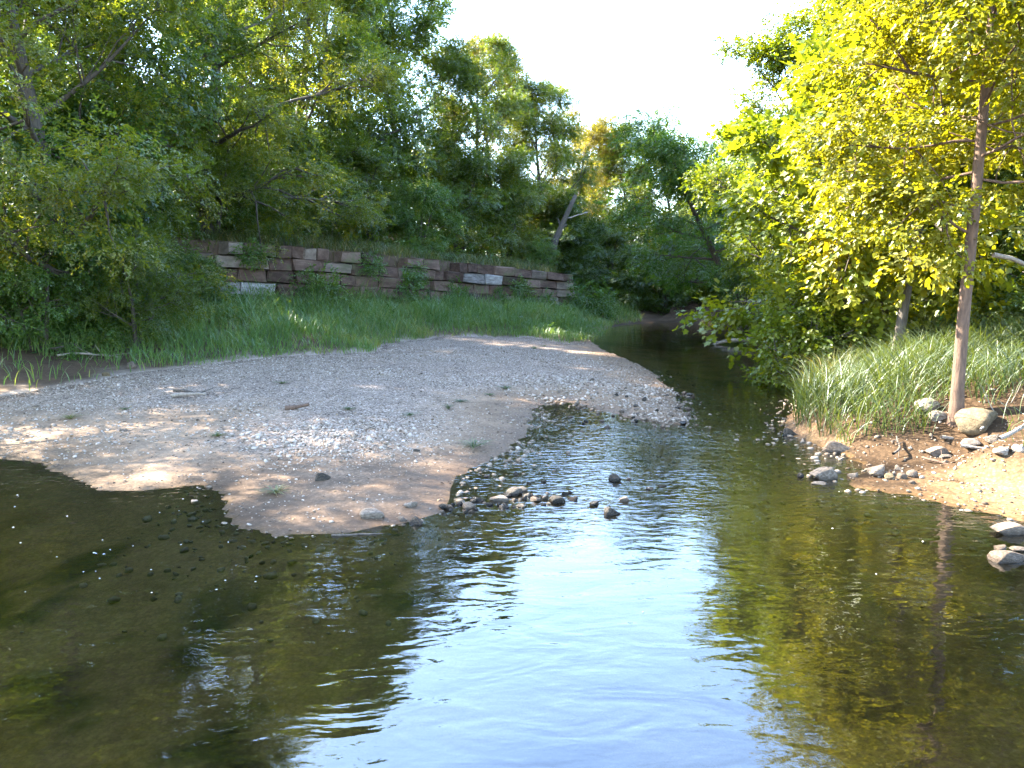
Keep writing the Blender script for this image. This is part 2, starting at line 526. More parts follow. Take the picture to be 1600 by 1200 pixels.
M_GROUND = ground_mat()
ground = link('ground', mesh_np('ground', np.stack([fx, fy, gz], 1), quads, {'ground_tone': col, 'gravelly': gravelly}, True), M_GROUND)
tag(ground, 'creek bed, gravel bar and earth banks on both sides', None, None, 'structure')


def water_mat():
    m, nt, out = nodes_of('creek_water')
    ge = N(nt, 'NewGeometry')
    mp = N(nt, 'Mapping')
    mp.inputs['Rotation'].default_value = (0, 0, math.radians(-14))
    mp.inputs['Scale'].default_value = (1.0, 2.0, 1.0)
    nt.links.new(ge.outputs['Position'], mp.inputs[0])
    a = N(nt, 'TexNoise', Scale=1.7, Detail=2.5, Roughness=0.5, Distortion=0.6)
    b = N(nt, 'TexNoise', Scale=6.5, Detail=2.0, Roughness=0.5, Distortion=0.4)
    c = N(nt, 'TexNoise', Scale=0.35, Detail=1.0)
    for n in (a, b):
        nt.links.new(mp.outputs[0], n.inputs['Vector'])
    nt.links.new(ge.outputs['Position'], c.inputs['Vector'])
    sx = N(nt, 'SeparateXYZ')
    nt.links.new(ge.outputs['Position'], sx.inputs[0])
    # quicker water over the shallows (y 8.5 to 15 m) is choppier
    r1 = ramp(nt, math_n(nt, 'DIVIDE', sx.outputs[1], 30.0), [(0.22, (0.28,) * 3), (0.31, (1.6,) * 3), (0.42, (1.6,) * 3), (0.56, (0.25,) * 3)])
    patch = ramp(nt, c.outputs[0], [(0.35, (0.45,) * 3), (0.65, (1.2,) * 3)])
    hgt = math_n(nt, 'ADD', math_n(nt, 'MULTIPLY', a.outputs[0], 0.0125), math_n(nt, 'MULTIPLY', b.outputs[0], math_n(nt, 'MULTIPLY', r1, 0.0075)))
    hgt = math_n(nt, 'MULTIPLY', hgt, patch)
    bu = N(nt, 'Bump', Strength=1.0, Distance=1.0)
    nt.links.new(hgt, bu.inputs['Height'])
    fr = N(nt, 'Fresnel', IOR=2.0)
    nt.links.new(bu.outputs[0], fr.inputs['Normal'])
    tr = N(nt, 'BsdfTransparent')
    tr.inputs[0].default_value = (0.93, 0.94, 0.90, 1)
    gl = N(nt, 'BsdfGlossy')
    gl.inputs['Roughness'].default_value = 0.02
    gl.inputs['Color'].default_value = (1, 1, 1, 1)
    nt.links.new(bu.outputs[0], gl.inputs['Normal'])
    di = N(nt, 'BsdfDiffuse')
    di.inputs[0].default_value = (0.060, 0.052, 0.022, 1)
    m0 = N(nt, 'MixShader')
    m0.inputs[0].default_value = 0.02
    nt.links.new(tr.outputs[0], m0.inputs[1])
    nt.links.new(di.outputs[0], m0.inputs[2])
    mx = N(nt, 'MixShader')
    nt.links.new(fr.outputs[0], mx.inputs[0])
    nt.links.new(m0.outputs[0], mx.inputs[1])
    nt.links.new(gl.outputs[0], mx.inputs[2])
    nt.links.new(mx.outputs[0], out.inputs['Surface'])
    va = N(nt, 'VolumeAbsorption')
    va.inputs['Color'].default_value = (0.62, 0.50, 0.16, 1)
    va.inputs['Density'].default_value = 0.5
    nt.links.new(va.outputs[0], out.inputs['Volume'])
    return m


bm = bmesh.new()
bmesh.ops.create_cube(bm, size=1.0)
for v in bm.verts:
    v.co = Vector((v.co.x * 120, 25 + v.co.y * 110, -3.0 if v.co.z < 0 else 0.0))
me = bpy.data.meshes.new('water')
bm.to_mesh(me)
bm.free()
tag(link('water', me, water_mat()), 'shallow brown creek water with ripples', None, None, 'structure')


# ------------------------------------------------------------------ branches and leaves
def tube(path, radii, sides=6):
    path = np.array(path, float)
    n = len(path)
    tang = np.gradient(path, axis=0)
    tang /= np.linalg.norm(tang, axis=1)[:, None] + 1e-9
    ref = np.where(np.abs(tang[:, 2:3]) > 0.9, np.array([[1.0, 0, 0]]), np.array([[0, 0, 1.0]]))
    u = np.cross(tang, ref)
    for i in range(1, n):                      # keep the frame from flipping
        if u[i] @ u[i - 1] < 0:
            u[i] = -u[i]
    u /= np.linalg.norm(u, axis=1)[:, None] + 1e-9
    w = np.cross(tang, u)
    an = np.linspace(0, 2 * math.pi, sides, endpoint=False)
    V = path[:, None] + np.array(radii)[:, None, None] * (np.cos(an)[None, :, None] * u[:, None] + np.sin(an)[None, :, None] * w[:, None])
    V = V.reshape(-1, 3)
    F = []
    for i in range(n - 1):
        for j in range(sides):
            a, b = i * sides + j, i * sides + (j + 1) % sides
            F.append((a, b, b + sides))
            F.append((a, b + sides, a + sides))
    V = np.vstack([V, path[-1:]])
    e = len(V) - 1
    for j in range(sides):
        F.append(((n - 1) * sides + j, (n - 1) * sides + (j + 1) % sides, e))
    return V, np.array(F)


def join(parts):
    Vs, Fs, o = [], [], 0
    for V, F in parts:
        Vs.append(V)
        Fs.append(F + o)
        o += len(V)
    return np.vstack(Vs), np.vstack(Fs)


def norm(a):
    return a / (np.linalg.norm(a, axis=-1, keepdims=True) + 1e-9)


LEAF4 = (np.array([(0, 0, 0), (0.42, 0.5, 0.10), (1, 0, -0.06), (0.42, -0.5, 0.10)]), np.array([(0, 1, 2), (0, 2, 3)]))
LEAF3 = (np.array([(0, 0, 0), (0.55, 0.52, 0.06), (1, -0.18, -0.04)]), np.array([(0, 1, 2)]))
LEAF6 = (np.array([(0, 0, 0), (0.28, 0.46, 0.08), (0.68, 0.40, 0.06), (1, 0, -0.10), (0.68, -0.40, 0.06), (0.28, -0.46, 0.08)]),
         np.array([(0, 1, 2), (0, 2, 3), (0, 3, 4), (0, 4, 5)]))
# lobed leaf: star-like outline
LOBED = (np.array([(0, 0, 0), (0.10, 0.42, 0.05), (0.42, 0.30, 0.02), (0.60, 0.62, 0.05), (0.68, 0.22, 0.0), (1.0, 0, -0.08), (0.68, -0.22, 0.0),
                   (0.60, -0.62, 0.05), (0.42, -0.30, 0.02), (0.10, -0.42, 0.05)]),
         np.array([(0, 1, 2), (2, 3, 4), (0, 2, 4), (0, 4, 5), (0, 5, 6), (0, 6, 8), (6, 7, 8), (0, 8, 9)]))


def spray(rng, n, length, leaf, width, spread=65, flat=0.4):
    """leaf frames along a twig on +X: position, direction, normal, size"""
    t = (np.arange(n) + 0.6) / n
    side = np.where(np.arange(n) % 2 == 0, 1, -1)
    ang = np.radians(spread) * side * (1.05 - 0.75 * t) * rng.uniform(0.8, 1.2, n)
    pos = np.stack([t * length, rng.normal(0, 0.10 * length, n), -0.2 * length * t ** 2 + rng.normal(0, 0.08 * length, n)], 1)
    d = norm(np.stack([np.cos(ang), np.sin(ang), rng.normal(-0.25, 0.25, n)], 1))
    nn = np.stack([rng.normal(0, flat, n), rng.normal(0, flat, n), np.ones(n)], 1)
    nn = norm(nn - d * np.sum(nn * d, 1, keepdims=True))
    return pos, d, nn, leaf * rng.uniform(0.7, 1.15, n)


def leaves_from_sprays(rng, pos, fwd, up, scale, temps, tmpl, width, tintbase):
    k = len(temps)
    pick = rng.integers(0, k, len(pos))
    VV, FF, TT, off = [], [], [], 0
    lv, lf = tmpl
    f = norm(fwd)
    s = norm(np.cross(up, f))
    u = np.cross(f, s)
    for q in range(k):
        m = pick == q
        if not m.any():
            continue
        tp, td, tn, ts = temps[q]
        R = np.stack([f[m], s[m], u[m]], 1)                      # rows: local axes
        sc = scale[m][:, None, None]
        LP = pos[m][:, None] + np.einsum('lk,akc->alc', tp, R) * sc
        LD = np.einsum('lk,akc->alc', td, R)
        LN = np.einsum('lk,akc->alc', tn, R)
        LS = np.cross(LN, LD)
        sz = (ts[None, :] * scale[m][:, None])[..., None, None]
        V = LP[:, :, None] + sz * (lv[None, None, :, 0:1] * LD[:, :, None] + width * lv[None, None, :, 1:2] * LS[:, :, None] + lv[None, None, :, 2:3] * LN[:, :, None])
        nl = V.shape[0] * V.shape[1]
        F = lf[None] + (np.arange(nl) * len(lv))[:, None, None] + off
        tint = np.clip(np.repeat(tintbase[m], V.shape[1]) + rng.normal(0, 0.16, nl), 0, 1)
        VV.append(V.reshape(-1, 3))
        FF.append(F.reshape(-1, 3))
        TT.append(np.repeat(tint, len(lv)))
        off += nl * len(lv)
    return np.vstack(VV), np.vstack(FF), np.concatenate(TT)


def wander(rng, a, d, length, n, up=0.0, wob=0.12):
    pts = [np.array(a, float)]
    d = np.array(d, float)
    for i in range(n):
        d = d + rng.normal(0, wob, 3) + np.array([0, 0, up])
        d /= np.linalg.norm(d)
        pts.append(pts[-1] + d * length / n)
    return np.array(pts)


def tree_mesh(name, seed, H, R, tr, cb=0.3, nlimb=14, nsub=5, rc=0.75, per=26, nleaf=12, leaf=0.13, lw=0.55, tmpl=LEAF4, lean=(0, 0),
              flat=0.6, rise=(5, 60), trunks=1, limbs_extra=(), taper=0.8, bare=0.0, clip=None, twob=0.055, limbr=0.5):
    rng = np.random.default_rng(seed)
    wood, clumps = [], []
    for k in range(trunks):
        n = 10
        ta = k * 2.4 + rng.uniform(0, 6)
        ld = np.array([lean[0] + (0.22 * math.cos(ta) if trunks > 1 else 0), lean[1] + (0.22 * math.sin(ta) if trunks > 1 else 0), 1.0])
        tp = wander(rng, (0.12 * k * math.cos(ta), 0.12 * k * math.sin(ta), -0.35), ld / np.linalg.norm(ld), H * 0.88, n, 0.03, twob)
        tt = np.linspace(0, 1, n + 1)
        rad = tr * (1.0 - tt) ** taper * (1 if k == 0 else 0.75) + 0.025
        rad[0] *= 1.45
        wood.append(tube(tp, rad, 9))
        spec = []
        nl = nlimb if trunks == 1 else max(4, nlimb // trunks)
        for i in range(nl):
            t = cb + (1 - cb) * ((i + rng.uniform(0.2, 0.8)) / nl)
            u = (t - cb) / (1 - cb)
            L = R * math.sqrt(max(0.08, 1 - ((u - 0.32) / 0.78) ** 2)) * rng.uniform(0.72, 1.15)
            az = i * 2.39996 + rng.uniform(-0.5, 0.5) + k
            el = math.radians(rise[0] + (rise[1] - rise[0]) * u + rng.uniform(-8, 8))
            spec.append((t, az, el, L))
        spec += [e for e in limbs_extra if k == 0]
        for t, az, el, L in spec:
            q = t * n
            i0 = min(int(q), n - 1)
            st = tp[i0] + (tp[i0 + 1] - tp[i0]) * (q - i0)
            r0 = max(0.018, np.interp(t, tt, rad) * limbr)
            d = (math.cos(az) * math.cos(el), math.sin(az) * math.cos(el), math.sin(el))
            lp = wander(rng, st, d, L, 6, 0.035, 0.11)
            wood.append(tube(lp, np.linspace(r0, 0.012, 7), 6))
            clumps.append((lp[-1], rc * rng.uniform(0.8, 1.2), np.array(d)))
            for j in range(nsub):
                s = rng.uniform(0.28, 0.98)
                q2 = s * 6
                j0 = min(int(q2), 5)
                sp = lp[j0] + (lp[j0 + 1] - lp[j0]) * (q2 - j0)
                dd = norm(lp[j0 + 1] - lp[j0] + rng.normal(0, 0.55, 3) + np.array([0, 0, 0.08]))
                sl = (0.45 * L * (1.15 - s) + 0.45) * rng.uniform(0.7, 1.2)
                bp = wander(rng, sp, dd, sl, 4, 0.02, 0.16)
                wood.append(tube(bp, np.linspace(max(0.012, r0 * 0.4), 0.008, 5), 4))
                if rng.random() > bare:
                    clumps.append((bp[-1], rc * rng.uniform(0.65, 1.15), dd))
                    if rng.random() < 0.5:
                        clumps.append((bp[2], rc * rng.uniform(0.5, 0.9), dd))
        clumps.append((tp[-1], rc, np.array([0, 0, 1.0])))
    C = np.array([c[0] for c in clumps])
    RC = np.array([c[1] for c in clumps])
    O = np.array([c[2] for c in clumps])
    if clip is not None:
        keep = clip(C)
        C, RC, O = C[keep], RC[keep], O[keep]
    cnt = np.maximum(4, (per * (RC / rc) ** 2).astype(int))
    idx = np.repeat(np.arange(len(C)), cnt)
    m = len(idx)
    u = norm(rng.normal(0, 1, (m, 3))) * (rng.random((m, 1)) ** 0.45)
    u[:, 2] *= flat
    pos = C[idx] + u * RC[idx][:, None]
    fwd = u * 0.9 + O[idx] * 0.4 + rng.normal(0, 0.35, (m, 3)) + np.array([0, 0, -0.18])
    up = np.array([0, 0, 1.0]) + rng.normal(0, 0.35, (m, 3))
    tb = np.repeat(rng.normal(0.5, 0.13, len(C)), cnt) + rng.normal(0, 0.05, m)
    temps = [spray(rng, nleaf, leaf * 3.6, leaf, lw) for _ in range(5)]
    V, F, T = leaves_from_sprays(rng, pos, fwd, up, rng.uniform(0.75, 1.25, m), temps, tmpl, lw, tb)
    wv, wf = join(wood)
    return mesh_np(name + '_wood', wv, wf, None, True), mesh_np(name + '_leaves', V, F, {'tint': T})


class Kind:
    def __init__(self, name, wood, leaves, bark, leafmat, parts):
        self.name, self.wood, self.leaves, self.parts = name, wood, leaves, parts
        wood.materials.append(bark)
        leaves.materials.append(leafmat)


def plant(kind, x, y, label, cat, group=None, s=1.0, rz=0.0, sz=None, z=None, tilt=(0, 0)):
    """an Empty at the foot of the plant with its stem and its foliage"""
    e = bpy.data.objects.new(kind.name, None)
    COL.objects.link(e)
    e.empty_display_size = 0.3
    e.location = (x, y, (hz(x, y) if z is None else z))
    e.rotation_euler = (tilt[0], tilt[1], rz)
    e.scale = (s, s, sz or s)
    link(kind.parts[0], kind.wood, None, e)
    link(kind.parts[1], kind.leaves, None, e)
    tag(e, label, cat, group)
    return e


TW = ('trunk', 'crown')
K_OAK = Kind('broadleaf_tree', *tree_mesh('oak', 11, 15, 5.2, 0.26, 0.16, 20, 7, 1.0, 64, 14, 0.12, 1.0, LEAF3), M_BARK, M_TREE, TW)
K_ELM = Kind('broadleaf_tree', *tree_mesh('elm', 23, 16, 4.6, 0.24, 0.2, 19, 7, 0.9, 60, 14, 0.115, 1.0, LEAF3, rise=(15, 70)), M_BARK, M_TREE, TW)
K_ASH = Kind('broadleaf_tree', *tree_mesh('ash', 37, 14, 4.8, 0.22, 0.18, 17, 6, 0.85, 52, 13, 0.12, 0.95, LEAF3, rise=(0, 60)), M_BARK, M_FAR, TW)
K_FEATHER = Kind('broadleaf_tree', *tree_mesh('feather', 41, 12.5, 5.4, 0.24, 0.10, 28, 9, 0.85, 52, 14, 0.088, 0.8, LEAF3, flat=0.5, rise=(-14, 58)), M_BARK, M_FEATHER, TW)
K_LIT = Kind('broadleaf_tree', *tree_mesh('lit', 53, 12.5, 4.4, 0.20, 0.16, 18, 7, 0.8, 42, 12, 0.10, 0.85, flat=0.45), M_BARK, M_BRIGHT, TW)
BW = ('stem', 'foliage')
K_BUSH = Kind('bush', *tree_mesh('bush', 71, 3.4, 1.6, 0.05, 0.05, 15, 5, 0.5, 46, 12, 0.075, 0.95, LEAF3, trunks=3, rise=(0, 60)), M_BARK, M_BUSH, BW)
K_BUSH2 = Kind('bush', *tree_mesh('bush2', 83, 4.6, 2.0, 0.06, 0.04, 18, 5, 0.62, 46, 12, 0.095, 0.95, LEAF3, trunks=3, rise=(0, 65)), M_BARK, M_TREE, BW)
K_BUSH_Y = Kind('bush', *tree_mesh('bush3', 91, 3.2, 1.5, 0.05, 0.04, 15, 5, 0.5, 46, 12, 0.065, 0.85, LEAF3, trunks=3, rise=(0, 60)), M_BARK, M_FEATHER, BW)
K_BUSH_L = Kind('bush', *tree_mesh('bush4', 97, 2.6, 1.25, 0.04, 0.04, 10, 4, 0.42, 14, 9, 0.12, 0.7, LEAF6, trunks=3, rise=(-5, 60)), M_BARK, M_BRIGHT, BW)

# --- left bank
GL = 'trees along the left bank'
GW = 'trees behind the stone wall'
GF = 'trees closing the far bend of the creek'
GR = 'trees on the right bank'
T = [
    # kind, px, distance, scale, spin, label, group
    (K_FEATHER, 120, 20.5, 1.05, 0.4, 'large feathery green tree at the left edge, branches hanging over the grassy bank', GL),
    (K_FEATHER, -800, 11.9, 1.04, 2.2, 'unseen feathery tree added beyond the left edge to shade the bar and water', GL),  # out of view, added only to cast shade on the bar and left water
    (K_OAK, -130, 23.0, 0.98, 4.2, 'dark tree cut off by the left edge of the picture', GL),
    (K_OAK, 175, 25.0, 1.08, 1.0, 'dark tree rising behind the feathery tree at the left edge', GL),
    (K_ELM, 50, 30.5, 1.0, 2.0, 'slim dark tree standing far behind the left edge bushes', GL),
    (K_ELM, 395, 47.0, 0.98, 3.7, 'back row tree between the drooping boughs and the dark green tree', GW),
    (K_FEATHER, 330, 31.0, 1.12, 3.6, 'tall tree with drooping boughs over the left end of the stone wall', GW),
    (K_ELM, 470, 38.5, 1.05, 0.3, 'dark green tree behind the wall, just left of the tallest tree', GW),
    (K_OAK, 545, 43.0, 1.22, 2.0, 'tallest dark tree behind the middle of the stone wall', GW),
    (K_ELM, 640, 47.0, 1.02, 4.1, 'dark tree standing right of the tallest tree behind the wall', GW),
    (K_ASH, 765, 56.0, 1.06, 1.2, 'pale yellowish tree with a thin top against the white sky', GW),
    (K_OAK, 735, 49.0, 0.80, 5.0, 'rounded dark tree above the white block of the wall', GW),
    (K_ELM, 850, 53.0, 0.86, 2.9, 'dark tree behind the leaning dead trunk', GW),
    (K_ASH, 895, 60.0, 0.86, 2.2, 'pale olive tree just right of the leaning dead trunk', GF),
    (K_ASH, 945, 67.0, 0.95, 0.2, 'palest olive tree farthest back above the shaded pool', GF),
    (K_OAK, 990, 60.0, 0.80, 3.3, 'green tree at the far bend, its crown lowest on the skyline', GF),
    (K_LIT, 1060, 56.0, 1.0, 0.9, 'bright green tree at the far bend under the gap of white sky', GF),
    (K_OAK, 1130, 54.0, 0.78, 5.5, 'dark tree at the far bend behind the overhanging tree', GF),
    (K_LIT, 1180, 47.0, 0.95, 1.9, 'green tree behind the overhanging tree on the right bank', GR),
    (K_LIT, 1275, 31.0, 0.92, 2.6, 'sunlit tree bordering the white sky on the right bank', GR),
    (K_LIT, 1275, 25.0, 0.78, 1.1, 'lime green sunlit tree overhanging the creek, left of the forked trunk', GR),
    (K_LIT, 1378, 21.5, 0.80, 0.0, 'tree with a dark forked trunk on the right grassy bank', GR),
    (K_LIT, 1475, 26.0, 1.10, 4.4, 'tall sunlit tree between the forked trunk and the slender near tree', GR),
    (K_LIT, 1560, 20.5, 0.98, 3.1, 'sunlit tree in the shade behind the slender near tree', GR),
    (K_LIT, 1690, 17.5, 0.95, 5.2, 'tree at the right edge of the picture behind the boulder', GR),
]
for kd, px, D, s, rz, lab, grp in T:
    plant(kd, X(px, D), D, lab, 'tree', grp, s, rz)

# the tree leaning out over the far pool
K_LEAN = Kind('broadleaf_tree', *tree_mesh('lean', 103, 11.0, 3.9, 0.20, 0.30, 18, 7, 0.8, 52, 12, 0.10, 0.95, LEAF3, lean=(-0.75, -0.15), flat=0.5, rise=(-15, 40)), M_BARK, M_BUSH, TW)
plant(K_LEAN, X(1200, 36), 36.0, 'dark branched tree leaning left over the shaded pool', 'tree', GR)
K_HANG = Kind('broadleaf_tree', *tree_mesh('hang', 107, 6.8, 2.6, 0.11, 0.26, 13, 5, 0.5, 13, 8, 0.16, 0.95, LOBED, lean=(-0.16, -0.05), flat=0.4, rise=(-8, 45)), M_BARK, M_BRIGHT, TW)
plant(K_HANG, X(1338, 18.5), 18.5, 'broad lobed leaves hanging low over the water from the right bank', 'tree', GR)
K_HANG2 = Kind('broadleaf_tree', *tree_mesh('hang2', 109, 7.8, 2.2, 0.09, 0.38, 12, 5, 0.5, 16, 9, 0.15, 0.75, LEAF6, flat=0.4, rise=(-15, 50)), M_BARK, M_YELLOW, TW)
plant(K_HANG2, X(1400, 15.5), 15.5, 'thin dark stemmed tree with yellow green leaves left of the slender near tree', 'tree', GR)

# the slender sunlit tree by the beach
NX, NY = P(1493, 668, 0.42)
K_NEAR = Kind('slender_tree', *tree_mesh('near', 131, 9.4, 2.0, 0.066, 0.44, 33, 7, 0.42, 25, 12, 0.068, 0.8, LEAF4, lean=(-0.045, 0.0), twob=0.015, limbr=0.3, flat=0.32, rise=(-4, 42), taper=0.6,
              limbs_extra=((0.36, 3.5, 0.3, 0.9), (0.40, 2.6, 0.3, 1.2))), M_BARK_RED, M_YELLOW, TW)
plant(K_NEAR, NX, NY, 'slender yellow green tree with reddish trunk beside the tan boulder', 'tree', GR)

# bushes
B = [
    (K_BUSH, 75, 22.5, 2.0, 5.1, 'tall leafy young tree filling the left edge under the feathery boughs', 'left'),
    (K_BUSH_Y, 330, 30.6, 1.5, 0.1, 'tall yellow green bush rising right above the left end of the wall', 'wall'),
    (K_BUSH, 60, 19.2, 0.95, 0.2, 'dark green bush at the left edge under the feathery tree', 'left'),
    (K_BUSH_Y, 215, 20.5, 0.92, 1.3, 'yellowish bush standing before the left end of the wall', 'left'),
    (K_BUSH, 150, 21.2, 0.85, 2.7, 'dark bush between the yellowish bush and the left edge bush', 'left'),
    (K_BUSH, -60, 19.4, 0.9, 4.1, 'bush cut by the left edge of the picture', 'left'),
    (K_BUSH, 300, 26.6, 0.55, 3.3, 'dark low bush growing against the left end of the wall', 'left'),
    (K_BUSH2, 300, 32.0, 0.9, 3.1, 'dark bush above the left end of the stone wall', 'wall'),
    (K_BUSH, 372, 32.5, 1.15, 0.6, 'light green bush above the pale pair of wall blocks', 'wall'),
    (K_BUSH2, 440, 36.0, 1.05, 5.2, 'blue green bush right of the light green one above the wall', 'wall'),
    (K_BUSH2, 520, 38.5, 1.15, 1.9, 'tall dark bush under the tallest tree', 'wall'),
    (K_BUSH2, 585, 41.0, 1.1, 2.6, 'dark bush above the middle of the wall, left of the thin sapling', 'wall'),
    (K_BUSH, 655, 41.5, 1.1, 4.0, 'pale leafed sapling bush on top of the wall', 'wall'),
    (K_BUSH2, 715, 45.0, 1.25, 0.1, 'dark bush above the white block of the wall', 'wall'),
    (K_BUSH2, 790, 48.0, 1.2, 3.9, 'dark bush left of the leaning dead trunk', 'wall'),
    (K_BUSH, 848, 46.2, 0.5, 1.1, 'low bush hiding the foot of the leaning dead trunk', 'wall'),
    (K_BUSH2, 860, 51.5, 1.15, 5.9, 'dark bush right behind the foot of the leaning dead trunk', 'wall'),
    (K_BUSH2, 915, 51.0, 1.0, 1.0, 'dark bush at the right end of the stone wall', 'wall'),
    (K_BUSH2, 960, 55.0, 1.15, 2.1, 'dark bush on the far bank, left of the pool', 'far'),
    (K_BUSH2, 1020, 56.0, 1.2, 4.4, 'dark bush on the far bank behind the pool', 'far'),
    (K_BUSH2, 1085, 55.5, 1.1, 0.7, 'dark bush on the far bank below the leaning tree', 'far'),
    (K_BUSH2, 975, 49.5, 0.8, 5.0, 'low dark bush at the left corner of the shaded pool', 'far'),
    (K_BUSH2, 1045, 51.0, 0.85, 1.4, 'low dark bush behind the middle of the shaded pool', 'far'),
    (K_BUSH2, 1100, 51.5, 0.85, 2.4, 'low dark bush behind the right part of the shaded pool', 'far'),
    (K_BUSH2, 1150, 49.0, 1.1, 3.0, 'dark bush at the bend where the creek turns right', 'far'),
    (K_BUSH2, 1215, 38.0, 1.0, 3.7, 'dark bush at the foot of the leaning tree', 'right'),
    (K_BUSH_L, 1258, 17.5, 0.85, 0.9, 'sunlit bush with large leaves at the tip of the right bank', 'right'),
    (K_BUSH_L, 1285, 19.5, 0.9, 2.5, 'sunlit bush behind the dry grass of the right bank', 'right'),
    (K_BUSH2, 1400, 24.0, 0.9, 4.9, 'shaded bush behind the thin dark stems on the right bank', 'right'),
    (K_BUSH2, 1480, 22.0, 0.9, 0.3, 'shaded bush left of the pale dead branch', 'right'),
    (K_BUSH2, 1570, 19.0, 0.85, 1.5, 'shaded bush beneath the pale dead branch at the right edge', 'right'),
    (K_BUSH2, 1640, 15.5, 0.8, 2.2, 'bush cut by the right edge of the picture', 'right'),
]
BG = {'left': 'bushes along the left bank', 'wall': 'bushes above the stone wall', 'far': 'bushes on the far bank', 'right': 'bushes on the right bank'}
for kd, px, D, s, rz, lab, g in B:
    plant(kd, X(px, D), D, lab, 'bush', BG[g], s, rz)


# the wood behind, one mass
def woodland():
    rng = np.random.default_rng(5)
    pos = []
    def belt(pts, n, depth, h0, h1):
        pts = np.array(pts, float)
        k = rng.random(n) * (len(pts) - 1)
        i = np.minimum(k.astype(int), len(pts) - 2)
        p = pts[i] + (pts[i + 1] - pts[i]) * (k - i)[:, None]
        tang = norm(pts[i + 1] - pts[i])
        nrm = np.stack([-tang[:, 1], tang[:, 0]], 1)
        p = p + nrm * (depth * rng.random(n))[:, None]
        top = (h1 - h0) * (0.55 + 0.9 * (0.5 + fbm(p[:, 0] * 0.16, p[:, 1] * 0.16, 3)) * 0.7) 
        z = height(p[:, 0], p[:, 1])[0] + h0 + rng.random(n) ** 1.1 * top
        keep = (0.5 + fbm(p[:, 0] * 0.5, z * 0.5 + p[:, 1] * 0.3, 2)) > 0.42
        pos.append(np.column_stack([p, z])[keep])
    belt([(-60, 26), (-34, 31), (-22, 38)], 5000, 8, 0.1, 15.0)
    belt([(-22, 38), (-14, 50), (-2, 60), (8, 68)], 7000, 6, 0.1, 7.0)
    belt([(-44, 20), (-30, 28), (-21, 38)], 5000, 5, 0.1, 12.0)
    belt([(4, 66), (16, 64), (26, 60), (34, 56)], 7000, 6, 0.1, 11.0)
    belt([(26, 58), (20, 44), (17, 32), (18, 22), (22, 12), (30, 4)][::-1], 6000, -8, 0.1, 8.0)
    pos = np.vstack(pos)
    m = len(pos)
    temps = [spray(rng, 14, 1.0, 0.32, 0.6) for _ in range(4)]
    V, F, Tt = leaves_from_sprays(rng, pos, rng.normal(0, 1, (m, 3)) + np.array([0, 0, -0.2]), np.array([0, 0, 1.0]) + rng.normal(0, 0.4, (m, 3)), rng.uniform(0.8, 1.4, m),
                                  temps, LEAF3, 1.0, rng.normal(0.4, 0.12, m))
    return mesh_np('woodland', V, F, {'tint': Tt})


tag(link('woodland', woodland(), M_TREE), 'dense wood filling the background behind the nearer trees', None, None, 'stuff')

# the leaning dead trunk above the right part of the wall
def stick_mesh(name, seed, length, r0, r1, wob=0.08, forks=2, sides=8, flen=0.35):
    rng = np.random.default_rng(seed)
    p = wander(rng, (0, 0, 0), (1, 0, 0), length, 8, 0.0, wob)
    parts = [tube(p, np.linspace(r0, r1, 9) * rng.uniform(0.85, 1.15, 9), sides)]
    for i in range(forks):
        k = rng.integers(3, 8)
        d = norm(p[k] - p[k - 1] + rng.normal(0, 0.6, 3))
        parts.append(tube(wander(rng, p[k], d, length * flen * rng.uniform(0.5, 1.2), 4, 0, 0.15), np.linspace(r1 * 0.9, r1 * 0.3, 5), 5))
    V, F = join(parts)
    return mesh_np(name, V, F, None, True)


e = bpy.data.objects.new('dead_tree', None)
COL.objects.link(e)
dx, dy = X(842, 47.0), 47.0
e.location = (dx, dy, hz(dx, dy) - 0.2)
e.rotation_euler = (0, math.radians(-65), math.radians(10))
link('trunk', stick_mesh('dead_trunk', 4, 5.6, 0.30, 0.10, 0.05, 2, 10, 0.12), M_BARK, e)
b = link('branch', stick_mesh('dead_branch', 6, 1.7, 0.05, 0.02, 0.1, 1, 6), M_DEAD, e, (4.2, 0, 0), (0, math.radians(40), math.radians(0)))
tag(e, 'bare dead tree trunk leaning right above the wall', 'dead tree')
dz = hz(dx, dy)

# ------------------------------------------------------------------ the stone retaining wall, block by block
def block_mesh(seed):
    rng = random.Random(seed)
    bm = bmesh.new()
    bmesh.ops.create_cube(bm, size=1.0)
    bmesh.ops.bevel(bm, geom=list(bm.edges), offset=0.06, segments=1, affect='EDGES', profile=0.6)
    for v in bm.verts:
        v.co += Vector((rng.uniform(-0.035, 0.035), rng.uniform(-0.10, 0.08), rng.uniform(-0.075, 0.075)))
    me = bpy.data.meshes.new('block')
    bm.to_mesh(me)
    bm.free()
    return me


WL = np.array(WALL_LINE[3:9])
WB = np.array(WALL_BASE[3:9])
WT = np.array(WALL_TOP[3:9])
seglen = np.hypot(*(WL[1:] - WL[:-1]).T)
cum = np.concatenate([[0], np.cumsum(seglen)])


def wall_at(s):
    return (np.interp(s, cum, WL[:, 0]), np.interp(s, cum, WL[:, 1]), np.interp(s, cum, WB), np.interp(s, cum, WT))


wall = bpy.data.objects.new('retaining_wall', None)
COL.objects.link(wall)
wall.location = (0, 0, 0)
tag(wall, 'old retaining wall of reddish stone blocks behind the long grass', 'wall')
blocks = [block_mesh(i) for i in range(9)]
blocks_by_mat = {}
rng = random.Random(12)


def block(me_i, mat, loc, rz, tilt, size):
    key = (me_i, mat.name)
    if key not in blocks_by_mat:
        m2 = blocks[me_i].copy()
        m2.materials.append(mat)
        blocks_by_mat[key] = m2
    o = link('stone_block', blocks_by_mat[key], None, wall, loc, (0, tilt, rz), size)
    return o


